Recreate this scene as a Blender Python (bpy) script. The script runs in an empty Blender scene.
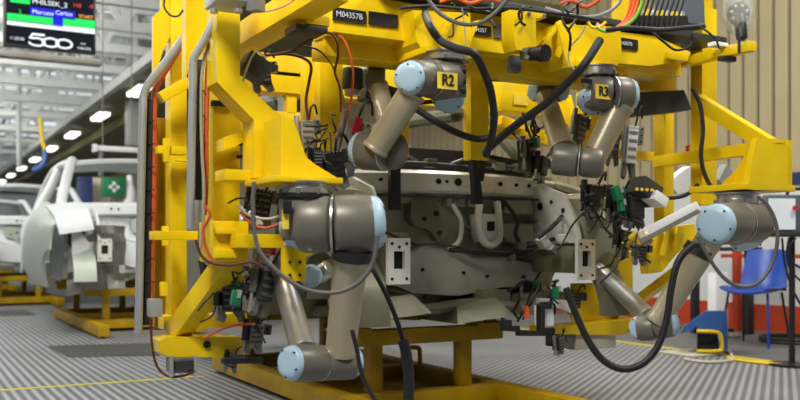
import bpy, bmesh, math, random
from mathutils import Vector, Matrix
rng = random.Random(7)
COL = bpy.context.scene.collection
S, C = math.sin(math.radians(29)), math.cos(math.radians(29))
F, HOR, EYE = 900.0, 248.0, 0.85
V = Vector

# ---------- placing: photograph pixel + a known world plane -> world point ----------
def P(px, py, Z):
    t = (px - 400) / F
    return V((Z * (t * C + S), Z * (C - t * S), EYE + (HOR - py) / F * Z))
def PB(px, py, B):
    t = (px - 400) / F
    return P(px, py, B / (C - t * S))
def PA(px, py, A):
    t = (px - 400) / F
    return P(px, py, A / (t * C + S))
def PF(px, py, h):
    return P(px, py, (h - EYE) * F / (HOR - py))

# ---------- materials ----------
def lin(c):
    return tuple(((v / 255 / 12.92) if v / 255 <= .04045 else ((v / 255 + .055) / 1.055) ** 2.4) for v in c)
def mat(name, rgb, rough=.5, metal=0., var=.12, scale=9., emit=0., bump=0., alpha=1., trans=0., spec=.5):
    m = bpy.data.materials.new(name); m.use_nodes = True
    nt = m.node_tree; b = nt.nodes['Principled BSDF']
    c = lin(rgb)
    if var > 0:
        tc = nt.nodes.new('ShaderNodeTexCoord')
        nz = nt.nodes.new('ShaderNodeTexNoise'); nz.inputs['Scale'].default_value = scale; nz.inputs['Detail'].default_value = 5
        rp = nt.nodes.new('ShaderNodeValToRGB')
        rp.color_ramp.elements[0].position = .3; rp.color_ramp.elements[1].position = .7
        rp.color_ramp.elements[0].color = tuple(v * (1 - var) for v in c) + (1,)
        rp.color_ramp.elements[1].color = tuple(min(1, v * (1 + var)) for v in c) + (1,)
        nt.links.new(tc.outputs['Object'], nz.inputs['Vector'])
        nt.links.new(nz.outputs['Fac'], rp.inputs['Fac']); nt.links.new(rp.outputs['Color'], b.inputs['Base Color'])
        if bump:
            bp = nt.nodes.new('ShaderNodeBump'); bp.inputs['Strength'].default_value = bump; bp.inputs['Distance'].default_value = .01
            nt.links.new(nz.outputs['Fac'], bp.inputs['Height']); nt.links.new(bp.outputs['Normal'], b.inputs['Normal'])
    else:
        b.inputs['Base Color'].default_value = c + (1,)
    b.inputs['Roughness'].default_value = rough; b.inputs['Metallic'].default_value = metal
    if emit:
        b.inputs['Emission Color'].default_value = c + (1,); b.inputs['Emission Strength'].default_value = emit
    b.inputs['Alpha'].default_value = alpha; b.inputs['Specular IOR Level'].default_value = spec
    if trans: b.inputs['Transmission Weight'].default_value = trans
    return m
def ribbed(name, light, dark, period, angle, duty=.55, bump=.6, rough=.45):
    """floor plate with raised ribs: dirt-filled grooves, running along world direction 'angle' (clockwise from +Y)"""
    m = bpy.data.materials.new(name); m.use_nodes = True
    nt = m.node_tree; b = nt.nodes['Principled BSDF']; N = nt.nodes.new; L = nt.links.new
    tc = N('ShaderNodeTexCoord'); mp = N('ShaderNodeMapping'); mp.inputs['Rotation'].default_value[2] = math.radians(angle)
    L(tc.outputs['Object'], mp.inputs['Vector'])
    w = N('ShaderNodeTexWave'); w.wave_type = 'BANDS'; w.bands_direction = 'X'; w.wave_profile = 'SIN'
    w.inputs['Scale'].default_value = 2 * math.pi / period / 20.0; w.inputs['Distortion'].default_value = 0
    L(mp.outputs['Vector'], w.inputs['Vector'])
    rp = N('ShaderNodeValToRGB'); e = rp.color_ramp.elements
    e[0].position = duty - .25; e[0].color = lin(dark) + (1,); e[1].position = duty + .2; e[1].color = lin(light) + (1,)
    L(w.outputs['Fac'], rp.inputs['Fac'])
    nz = N('ShaderNodeTexNoise'); nz.inputs['Scale'].default_value = 1.3; nz.inputs['Detail'].default_value = 6
    L(tc.outputs['Object'], nz.inputs['Vector'])
    mr = N('ShaderNodeMapRange'); mr.inputs['To Min'].default_value = .72; mr.inputs['To Max'].default_value = 1.2
    L(nz.outputs['Fac'], mr.inputs['Value'])
    mx = N('ShaderNodeMix'); mx.data_type = 'RGBA'; mx.blend_type = 'MULTIPLY'; mx.inputs['Factor'].default_value = 1
    L(rp.outputs['Color'], mx.inputs['A']); L(mr.outputs['Result'], mx.inputs['B']); L(mx.outputs['Result'], b.inputs['Base Color'])
    bp = N('ShaderNodeBump'); bp.inputs['Strength'].default_value = bump; bp.inputs['Distance'].default_value = .008
    L(w.outputs['Fac'], bp.inputs['Height']); L(bp.outputs['Normal'], b.inputs['Normal'])
    b.inputs['Roughness'].default_value = rough; b.inputs['Metallic'].default_value = .25
    return m

YEL = mat('yellow_paint', (234, 198, 12), .38, var=.1, scale=5, spec=.4)
YEL2 = mat('cart_yellow_and_web_shade', (168, 134, 4), .5, var=.22, scale=6, spec=.3)  # cart paint; on the inner web it stands in for shade
SKY = mat('pale_blue_plastic', (166, 194, 212), .4, var=.03)
TAUPE = mat('robot_grey_housing', (110, 105, 95), .4, .15, var=.05)
TUBE = mat('robot_tube_metal', (172, 162, 138), .33, .4, var=.06, scale=4)
STEEL = mat('bright_steel', (190, 188, 182), .3, .8, var=.08)
DSTEEL = mat('dull_steel', (120, 118, 112), .45, .5, var=.15)
BLK = mat('black_rubber', (24, 24, 25), .55, var=.1)
BLKP = mat('black_plastic', (30, 30, 32), .4, var=.1)
CHAR = mat('charcoal_box', (52, 54, 53), .5, var=.08)
SLATE = mat('slate_grey_box', (96, 104, 112), .45, .2, var=.08)
GREYH = mat('grey_hose', (92, 90, 88), .5, var=.06)
LGREY = mat('light_grey_conduit', (168, 172, 170), .35, .35, var=.05)
ORNG = mat('orange_corrugated', (196, 84, 34), .5, var=.12)
ORNGC = mat('orange_cable', (236, 98, 30), .45, var=.05)
BEIGE = mat('beige_tool_body', (168, 156, 136), .45, .2, var=.12)
BRWN = mat('brown_cable', (84, 34, 22), .5, var=.1)
GRN = mat('green_connector', (20, 112, 72), .45, var=.1)
GRNC = mat('green_cable', (120, 190, 50), .45, var=.05)
WHT = mat('white_plastic', (225, 226, 226), .45, var=.03)
CREAM = mat('cream_box', (196, 190, 172), .5, var=.05)
RED = mat('red_plastic', (190, 20, 50), .4, var=.05)
BODY = mat('primer_body_metal', (150, 149, 126), .4, .15, var=.09, scale=4)
BODYL = mat('bright_body_metal', (222, 222, 214), .3, .25, var=.07)
BODYM = mat('pressed_steel', (176, 176, 162), .3, .35, var=.1)
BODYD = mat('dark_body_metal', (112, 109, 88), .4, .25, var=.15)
SHELL = mat('white_shell', (214, 218, 220), .45, .05, var=.04)
FEND = mat('grey_green_fender', (172, 180, 170), .4, .1, var=.04)
HOLE = mat('dark_opening', (10, 10, 11), .8, var=0)
ORW = mat('orange_wall_band', (176, 56, 18), .55, var=.08)
WALLW = mat('white_wall_panel', (206, 208, 210), .6, var=.03, scale=2)
WALLB = mat('beige_cladding', (170, 156, 122), .6, var=.05, scale=2)
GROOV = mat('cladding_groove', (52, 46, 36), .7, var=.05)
NAVY = mat('navy_trim', (28, 44, 92), .5, var=.05)
BLUE = mat('blue_chair_plastic', (14, 62, 152), .3, var=.05)
PBLUE = mat('pedal_blue', (54, 98, 168), .4, var=.05)
CONC = mat('dark_concrete', (98, 98, 96), .5, var=.12, scale=2.5)
PLATE = mat('dark_floor_plate', (70, 72, 68), .5, .3, var=.1)
YLINE = mat('yellow_floor_line', (200, 184, 60), .6, var=.15)
TRUSS = mat('truss_grey_paint', (206, 208, 206), .55, .1, var=.06)
ROOF = mat('roof_sheet', (176, 178, 178), .7, var=.1, scale=.6)
OLIVE = mat('olive_soffit', (112, 108, 72), .6, var=.1, scale=2)
FASC = mat('grey_fascia', (170, 172, 168), .6, var=.06)
LAMP = mat('lamp_diffuser', (255, 252, 240), .5, var=0, emit=3.0)
RGLOW = mat('roof_fill_glow', (226, 234, 240), .5, var=0, emit=1.1)  # self-glow added to brighten the roof behind the trusses
SCRB = mat('screen_dark', (16, 18, 28), .6, var=0, emit=.3, spec=.05)
SCRG = mat('screen_green', (30, 190, 85), .5, var=0, emit=.4, spec=.1)
SCRU = mat('screen_blue', (14, 26, 180), .5, var=0, emit=.6, spec=.1)
SCRW = mat('screen_white', (205, 214, 222), .5, var=0, emit=.4, spec=.1)
SCRR = mat('screen_red', (190, 40, 40), .3, var=0, emit=.6)
SCRO = mat('screen_orange', (225, 140, 40), .3, var=0, emit=.7)
YTAG = mat('yellow_label', (245, 215, 70), .5, var=.02)
INK = mat('black_ink', (12, 12, 12), .5, var=0)
INKW = mat('white_ink', (200, 205, 210), .5, var=0)
CLEAR = mat('clear_dome', (210, 212, 212), .12, var=0, alpha=.38)
SCRP = mat('pendant_screen', (214, 224, 230), .3, var=0, emit=.25)

# ---------- mesh building ----------
class M:
    def __init__(s): s.bm = bmesh.new()
    def box(s, c, size, rot=None):
        r = bmesh.ops.create_cube(s.bm, size=1)['verts']
        mt = Matrix.Translation(V(c)) @ (rot.to_4x4() if rot else Matrix.Identity(4)) @ Matrix.Diagonal(V((*size, 1)))
        bmesh.ops.transform(s.bm, matrix=mt, verts=r); return s
    def span(s, a, b):
        a, b = V(a), V(b)
        return s.box((a + b) / 2, [max(abs(v), .002) for v in (b - a)])
    def front(s, x0, y0, x1, y1, B, d):
        """box whose front face fills the pixel rectangle in plane y=B"""
        a = PB(x0, y1, B); b = PB(x1, y0, B); mid = (x0 + x1) / 2
        z1 = PB(mid, y0, B).z; z0 = PB(mid, y1, B).z
        return s.span((a.x, B, z0), (b.x, B + d, z1))
    def beam(s, p0, p1, w, h, up=(0, 0, 1)):
        p0, p1 = V(p0), V(p1); z = (p1 - p0); L = z.length; z.normalize()
        x = V(up).cross(z)
        if x.length < 1e-3: x = V((1, 0, 0)).cross(z)
        x.normalize(); y = z.cross(x)
        r = bmesh.ops.create_cube(s.bm, size=1)['verts']
        rot = Matrix((x, y, z)).transposed().to_4x4()
        bmesh.ops.transform(s.bm, matrix=Matrix.Translation((p0 + p1) / 2) @ rot @ Matrix.Diagonal(V((w, h, L, 1))), verts=r); return s
    def lathe(s, p0, p1, prof, n=28):
        """prof: list of (fraction 0..1 along p0->p1, radius)"""
        p0, p1 = V(p0), V(p1); d = p1 - p0; z = d.normalized()
        x = z.orthogonal().normalized(); y = z.cross(x); rings = []
        for f, r in prof:
            c = p0 + d * f
            if r <= 1e-5: rings.append([s.bm.verts.new(c)])
            else: rings.append([s.bm.verts.new(c + (x * math.cos(2 * math.pi * k / n) + y * math.sin(2 * math.pi * k / n)) * r) for k in range(n)])
        for a, b in zip(rings, rings[1:]):
            for k in range(n):
                q = [a[k % len(a)], a[(k + 1) % n % len(a)], b[(k + 1) % n % len(b)], b[k % len(b)]]
                q2 = []
                for v in q:
                    if v not in q2: q2.append(v)
                if len(q2) >= 3: s.bm.faces.new(q2)
        if len(rings[0]) > 1: s.bm.faces.new(list(reversed(rings[0])))
        if len(rings[-1]) > 1: s.bm.faces.new(rings[-1])
        return s
    def cyl(s, p0, p1, r0, r1=None, n=24, rd=0.):
        r1 = r0 if r1 is None else r1
        L = (V(p1) - V(p0)).length
        if rd <= 0: return s.lathe(p0, p1, [(0, r0), (1, r1)], n)
        f = min(.45, rd / L)
        return s.lathe(p0, p1, [(0, r0 - rd), (f * .12, r0 - rd * .62), (f * .45, r0 - rd * .2), (f, r0), (1 - f, r1), (1 - f * .45, r1 - rd * .2), (1 - f * .12, r1 - rd * .62), (1, r1 - rd)], n)
    def prism(s, pts, ext):
        ext = V(ext); a = [s.bm.verts.new(p) for p in pts]; b = [s.bm.verts.new(V(p) + ext) for p in pts]
        s.bm.faces.new(a); s.bm.faces.new(list(reversed(b)))
        for k in range(len(a)):
            j = (k + 1) % len(a); s.bm.faces.new([a[j], a[k], b[k], b[j]])
        return s
    def prismB(s, pxs, B, d): return s.prism([PB(x, y, B) for x, y in pxs], (0, d, 0))
    def prismA(s, pxs, A, d): return s.prism([PA(x, y, A) for x, y in pxs], (d, 0, 0))
    def tube(s, pts, r, n=10, sub=6, ribs=0):
        pts = [V(p) for p in pts]; path = []
        for i in range(len(pts) - 1):
            a = pts[max(i - 1, 0)]; b = pts[i]; c = pts[i + 1]; d = pts[min(i + 2, len(pts) - 1)]
            for k in range(sub):
                t = k / sub
                path.append(.5 * ((2 * b) + (c - a) * t + (2 * a - 5 * b + 4 * c - d) * t * t + (3 * b - a - 3 * c + d) * t ** 3))
        path.append(pts[-1]); rings = []; x = None
        for i, p in enumerate(path):
            z = (path[min(i + 1, len(path) - 1)] - path[max(i - 1, 0)]).normalized()
            x = z.orthogonal().normalized() if x is None else (x - z * x.dot(z)).normalized()
            y = z.cross(x); rr = r * (1 + (.14 if ribs and i % 2 else 0))
            rings.append([s.bm.verts.new(p + (x * math.cos(2 * math.pi * k / n) + y * math.sin(2 * math.pi * k / n)) * rr) for k in range(n)])
        for a, b in zip(rings, rings[1:]):
            for k in range(n): s.bm.faces.new([a[k], a[(k + 1) % n], b[(k + 1) % n], b[k]])
        s.bm.faces.new(list(reversed(rings[0]))); s.bm.faces.new(rings[-1]); return s
    def bev(s, w=.004, seg=2):
        ed = [e for e in s.bm.edges if len(e.link_faces) == 2 and e.calc_face_angle(0) > .5]
        bmesh.ops.bevel(s.bm, geom=ed, offset=w, segments=seg, affect='EDGES', profile=.6, clamp_overlap=True); return s
    def build(s, name, m, parent=None):
        bm = s.bm; bmesh.ops.recalc_face_normals(bm, faces=bm.faces)
        for f in bm.faces: f.smooth = True
        for e in bm.edges:
            if len(e.link_faces) != 2 or e.calc_face_angle(0) > .55: e.smooth = False
        me = bpy.data.meshes.new(name)
        if parent is not None:
            root = parent
            off = V((0, 0, 0))
            while root is not None: off += root.location; root = root.parent
            bmesh.ops.translate(bm, verts=bm.verts, vec=-off)
        else:
            vs = [v.co for v in bm.verts]
            off = V(((min(v.x for v in vs) + max(v.x for v in vs)) / 2, (min(v.y for v in vs) + max(v.y for v in vs)) / 2, min(v.z for v in vs)))
            bmesh.ops.translate(bm, verts=bm.verts, vec=-off)
        bm.to_mesh(me); bm.free(); me.materials.append(m)
        o = bpy.data.objects.new(name, me); COL.objects.link(o)
        if parent is not None: o.parent = parent
        else: o.location = off
        return o
    def build_each(s, name, m, parent):
        bm = s.bm; bm.verts.ensure_lookup_table(); seen = set(); out = []
        for v0 in bm.verts:
            if v0 in seen: continue
            isl = []; st = [v0]; seen.add(v0)
            while st:
                v = st.pop(); isl.append(v)
                for e in v.link_edges:
                    q = e.other_vert(v)
                    if q not in seen: seen.add(q); st.append(q)
            p = M(); mp = {v: p.bm.verts.new(v.co) for v in isl}
            for f in {f for v in isl for f in v.link_faces}: p.bm.faces.new([mp[v] for v in f.verts])
            out.append(p.build(name, m, parent))
        bm.free(); return out
def tag(o, label, cat, group=None, kind=None):
    o['label'] = label; o['category'] = cat
    if group: o['group'] = group
    if kind: o['kind'] = kind
    return o
def thing(name, label, cat, loc=(0, 0, 0), group=None):
    o = bpy.data.objects.new(name, None); COL.objects.link(o); o.location = V(loc); o.empty_display_size = .1
    return tag(o, label, cat, group)
def struct(name, m, mt):
    o = m.build(name, mt); o['kind'] = 'structure'; return o
def copy_tree(o, parent=None):
    c = o.copy(); COL.objects.link(c)
    if parent is not None: c.parent = parent
    for ch in list(o.children): copy_tree(ch, c)
    return c
def text(name, s, p, size, m, parent=None, wide=1., rot=(math.pi / 2, 0, 0), align='CENTER', bold=0.):
    cu = bpy.data.curves.new(name, 'FONT'); cu.body = s; cu.size = size; cu.align_x = align; cu.align_y = 'CENTER'; cu.extrude = .001; cu.offset = bold
    t = bpy.data.objects.new(name, cu); COL.objects.link(t)
    dg = bpy.context.evaluated_depsgraph_get(); dg.update()
    me = bpy.data.meshes.new_from_object(t.evaluated_get(dg)); bpy.data.objects.remove(t)
    me.transform(Matrix.Diagonal(V((wide, 1, 1, 1))))
    o = bpy.data.objects.new(name, me); COL.objects.link(o); me.materials.clear(); me.materials.append(m)
    off = V((0, 0, 0)); r = parent
    while r is not None: off += r.location; r = r.parent
    o.parent = parent; o.location = V(p) - off; o.rotation_euler = rot
    return o

# =====================================================================
# SETTING
# =====================================================================
RIBL = ribbed('ribbed_floor_left', (158, 161, 166), (98, 100, 103), .055, 0, bump=.5)
RIBR = ribbed('ribbed_floor_right', (162, 163, 164), (112, 113, 113), .05, 52, bump=.5)
struct('floor', M().span((-14, -3, -.2), (2.9, 60, 0)), RIBL)
struct('floor_right', M().span((2.9, -3, -.2), (5.72, 60, 0)), RIBR)
struct('floor_concrete', M().span((5.72, -3, -.2), (7.9, 60, 0)), CONC)
struct('trim_1', M().span((5.66, 2, 0), (5.73, 30, .004)), YLINE)
struct('trim_2', M().span((-4, 5.83, 0), (1.75, 5.87, .003)), YLINE)
pl = [PF(x, y, 0) for x, y in ((48, 346.5), (68, 357.5), (160, 355.5), (160, 343.5))]
struct('trim_3', M().prism(pl, (0, 0, .006)), PLATE)
struct('trim_4', M().span((-6, 12.2, 0), (1.5, 13.2, .006)), PLATE)
struct('trim_5', M().span((2.9, 2.2, 0), (3.02, 7, .02)).bev(.008), DSTEEL)
# clad wall on the right (standing-seam grooves are real recesses)
wp = []; y = -1.0
while y < 40:
    wp += [(7.80, y), (7.80, y + .150), (7.83, y + .154), (7.83, y + .186), (7.80, y + .19)]; y += .19
wm = M(); pts = [V((a, b, 1.5)) for a, b in wp] + [V((7.95, y, 1.5)), V((7.95, -1.0, 1.5))]
wm.prism(pts, (0, 0, 4.6))
wall = struct('wall_right', wm, WALLB)
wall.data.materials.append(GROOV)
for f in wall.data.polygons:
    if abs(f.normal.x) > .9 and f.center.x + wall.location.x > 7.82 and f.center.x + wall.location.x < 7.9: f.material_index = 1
struct('wall_right_lower', M().span((7.76, -1, .27), (7.95, 40, 1.49)), WALLW)
struct('baseboard_right', M().span((7.75, -1, 0), (7.95, 40, .27)), ORW)
struct('trim_6', M().span((7.73, -1, 1.48), (7.95, 40, 1.6)), NAVY)
struct('wall_back', M().span((-14, 58, 0), (8, 58.3, 7)), TRUSS)
struct('wall_left', M().span((-14.3, 8, 0), (-14, 58, 7)), TRUSS)
struct('ceiling', M().span((-14, 8, 6.9), (8, 58, 7.1)), ROOF)
for k in range(10):
    y0 = 13 + 4.6 * k
    struct('roof_glow_strip_%d' % (k + 1), M().span((-13.5, y0, 6.84), (7.5, y0 + 2.2, 6.9)), RGLOW)  # glowing strips added under the ceiling to lift the dark roof
# mezzanine soffit over the far right part of the line
struct('trim_7', M().span((3.62, 9.5, 3.93), (7.75, 56, 4.1)), OLIVE)
struct('trim_8', M().span((3.5, 9.5, 3.86), (3.62, 56, 4.02)), FASC)
struct('trim_9', M().span((4.5, 9.5, 3.74), (4.66, 56, 3.93)), OLIVE)

# roof trusses
TR = []
for i, B in enumerate((13.6, 15.2, 17.0, 19.0, 21.2, 23.6, 26.4, 29.6, 33, 37, 42, 48)):
    lab = 'grey roof truss ' + ['nearest the camera, above the hanging screen', 'second from the front', 'third from the front', 'fourth from the front', 'fifth from the front', 'sixth from the front', 'seventh from the front, well back',
           'eighth from the front, well back', 'fourth from the far end of the hall', 'third from the far end of the hall', 'second from the far end of the hall', 'at the far end of the hall'][i]
    t = thing('roof_truss', lab, 'truss', (-2, B, 4.4), 'roof trusses across the hall')
    a0, a1, h0, h1 = -11.5, 7.4, 4.42, 6.0
    M().span((a0, B - .07, h0), (a1, B + .07, h0 + .16)).build('bottom_chord', TRUSS, t)
    M().span((a0, B - .09, h1), (a1, B + .09, h1 + .2)).build('top_chord', TRUSS, t)
    n = 18; st = (a1 - a0) / n
    M().span((a0, B - .05, 5.2), (a1, B + .05, 5.3)).build('middle_chord', TRUSS, t)
    for k in range(n):
        x0 = a0 + k * st; up = k % 2 == 0
        M().beam((x0, B, h0 + .1 if up else h1 + .1), (x0 + st, B, h1 + .1 if up else h0 + .1), .08, .08).build('diagonal', TRUSS, t)
        M().beam((x0, B, h0 + .15), (x0, B, h1 + .05), .07, .07).build('upright', TRUSS, t)
for i, A in enumerate((-6.0, -4.4, -2.8, -1.2, .4, 1.8, 3.2)):
    o = M().span((A - .045, 12, 5.32 + .5 * (i % 2)), (A + .045, 50, 5.44 + .5 * (i % 2))).bev(.01).build('roof_purlin', TRUSS)
    tag(o, 'light grey purlin running lengthwise through the roof trusses, ' + ['farthest left', 'second from left', 'third from left', 'fourth from left', 'third from the lamp row', 'second from the lamp row', 'nearest the lamp row'][i], 'beam', 'purlins in the roof')
for i, (px, Z) in enumerate(((133.5, 19), (145, 22), (19, 24), (101, 27))):
    p = P(px, 240, Z); r = .3 if i < 2 else .12
    c = M(); c.span((p.x - r / 2, p.y - r / 2, 3.0), (p.x + r / 2, p.y + r / 2, 6.9)).bev(.02)
    tag(c.build('roof_hanger', LGREY), ['pale vertical hanger column left of the yellow tower', 'pale vertical hanger column close behind the yellow tower', 'thin pale vertical hanger under the hanging screen', 'thin pale vertical hanger right of the hanging screen'][i], 'column', 'vertical hangers below the roof')

# row of lamps under the soffit
for k in range(10):
    B = 16.8 + 3.8 * k
    t = thing('ceiling_lamp', 'long white lamp under the olive soffit, ' + ('nearest the yellow tower' if k == 0 else ['', 'second', 'third', 'fourth', 'fifth', 'sixth', 'seventh', 'eighth', 'ninth', 'tenth'][k] + ' in the row going back'), 'lamp', (3.95, B + .55, 3.8), 'lamps in a row under the soffit')
    M().span((3.82, B, 3.86), (4.08, B + 1.1, 3.93)).bev(.02).build('housing', FASC, t)
    M().span((3.83, B + .03, 3.79), (4.07, B + 1.07, 3.87)).bev(.03, 3).build('diffuser', LAMP, t)
# tube fixture hanging over the line
a = PB(93, 148, 12.6); b = PB(141, 148, 12.6)
t = thing('strip_lamp', 'white strip lamp hanging above the nearest white car body', 'lamp', a)
M().span((a.x, 12.55, a.z - .035), (b.x, 12.68, a.z + .035)).bev(.015).build('housing', WHT, t)
M().span((a.x, 12.53, a.z - .05), (a.x + .05, 12.7, a.z + .05)).bev(.01).build('end_cap', WHT, t)
for f in (.2, .8):
    q = a.lerp(b, f); M().cyl((q.x, 12.6, a.z), (q.x, 12.6, 4.4), .008, n=8).build('hanging_wire', DSTEEL, t)

# hanging information screen
B = 9.0
a = PB(3.5, 48, B); b = PB(96, -9, B); cx = (a.x + b.x) / 2; zt = PB(50, -9, B).z; zb = PB(50, 49.5, B).z
t = thing('information_screen', 'black hanging screen with green and blue status rows beside the trusses', 'screen', (cx, B, zb))
M().span((a.x, B, zb), (b.x, B + .09, zt)).bev(.012).build('casing', BLKP, t)
M().span((a.x + .02, B - .004, zb + .02), (b.x - .02, B, zt - .02)).build('display', SCRB, t)
def scr(name, x0, y0, x1, y1, m):
    y0 += 2; y1 += 2
    q0 = PB(x0, y1, B - .008); q1 = PB(x1, y0, B - .008); mx_ = (x0 + x1) / 2
    M().span((q0.x, B - .010, PB(mx_, y1, B).z), (q1.x, B - .006, PB(mx_, y0, B).z)).build(name, m, t)
s0 = .062
def scy(x, y): return y + (x - 50) * .03
scr('green_row', 7, 13.5, 53, 21.5, SCRG); scr('green_row', 63, 17, 95, 25.5, SCRG)
scr('blue_cell', 30, 7.5, 75, 15.5, SCRU); scr('blue_cell', 53, 15.5, 63, 25, SCRU)
scr('white_row', 7, 22.5, 95, 27.5, SCRW)
scr('green_cell', 10, -3, 30, 1.5, SCRG)
def stx(s, x, y, sz, m, w=1., bold=0.):
    p = PB(x, y + 1.6, B - .012); text('lettering', s, (p.x, B - .014, p.z), sz, m, t, w, bold=bold)
stx('PHILSEK_2', 50, 2, .062, SCRW, 1.1); stx('Mercato', 43, 11.2, .056, SCRW); stx('Carico', 64, 12, .056, SCRW); stx('START', 86, 15.5, .045, SCRO)
stx('110', 77, 4, .05, SCRR); stx('-0', 91, 5, .05, SCRR); stx('2', 20, 10, .05, SCRG)
stx('11.25.00', 17, 37, .04, SCRU if False else SCRW, .9); stx('Lun', 83, 42, .03, SCRW); stx('13.06.2022', 84, 47, .033, SCRW, .9)
# large linked numerals on the screen
lw = .011
zc = PB(50, 43.0, B).z; x5 = PB(36.5, 40, B).x; x6 = PB(50.5, 40, B).x; x7 = PB(64, 40, B).x; rr = .07
nm = M()
for cxx in (x6, x7):
    nm.tube([(cxx + rr * math.cos(k * math.pi / 6), B - .014, zc + .040 * math.sin(k * math.pi / 6)) for k in range(13)], lw, 6, 2)
nm.tube([(x5 + .07 * math.cos(math.radians(d)), B - .014, zc - .006 + .036 * math.sin(math.radians(d))) for d in range(130, -171, -30)], lw, 6, 2)
nm.beam((x5 - .062, B - .014, zc + .02), (x5 - .035, B - .014, zc + .066), .02, .01, (0, 1, 0)); nm.beam((x5 - .04, B - .014, zc + .064), (x5 + .07, B - .014, zc + .064), .02, .01, (0, 1, 0))
nm.build('numeral_mark', SCRW, t)
for x in (a.x + .2, b.x - .2): M().span((x - .025, B + .03, zt - .05), (x + .025, B + .07, 4.4)).build('hanger', LGREY, t)
M().span((a.x - .1, B + .02, zb - .1), (b.x + .06, B + .14, zb - .04)).bev(.01).build('lower_rail', DSTEEL, t)
for x in (a.x + .2, b.x - .2): M().span((x - .02, B + .03, zb - .06), (x + .02, B + .07, zb + .02)).build('bracket', DSTEEL, t)

# things seen deep in the hall, through the empty windscreen
p = P(114, 187, 17.5)
t = thing('first_aid_cabinet', 'green first aid cabinet with a white cross, seen through the white car window', 'cabinet', p)
M().span((p.x - .21, p.y, p.z - .19), (p.x + .21, p.y + .2, p.z + .19)).bev(.015).build('case', GRN, t)
M().span((p.x - .03, p.y - .02, p.z - .1), (p.x + .03, p.y, p.z + .1)).span((p.x - .1, p.y - .02, p.z - .03), (p.x + .1, p.y, p.z + .03)).build('white_cross', WHT, t)
M().span((p.x - .03, p.y + .06, 0), (p.x + .03, p.y + .12, p.z)).build('post', DSTEEL, t)
p = P(86, 192, 18)
tag(M().span((p.x - .13, p.y, 0), (p.x + .13, p.y + .3, p.z + .3)).bev(.01).build('blue_column', NAVY), 'dark blue column left of the green first aid cabinet', 'column')
p = P(98, 192, 18.6)
tag(M().span((p.x - .28, p.y, 0), (p.x + .25, p.y + .4, p.z + .3)).bev(.01).build('beige_locker', CREAM), 'beige locker between the blue column and the green cabinet', 'locker')
p = P(130, 188, 17.8)
tag(M().lathe((p.x, p.y, 0), (p.x, p.y, p.z + .25), [(0, .13), (.85, .13), (.93, .07), (1, .06)]).build('white_bottle', WHT), 'white cylinder with an orange top right of the green cabinet', 'cylinder')
tag(M().tube([P(44, 150, 20), P(45, 158, 20), P(41, 166, 20), P(33, 170, 20)], .06, 8).build('hoist_hose', PBLUE), 'blue hoist hose hanging under the lamp row', 'hose')
tag(M().tube([P(40, 118, 20.2), P(42, 140, 20.2), P(45, 150, 20.2), P(43, 160, 20.2)], .045, 8).build('hoist_hose', YEL), 'yellow hoist hose beside the blue one under the lamp row', 'hose')

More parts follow.
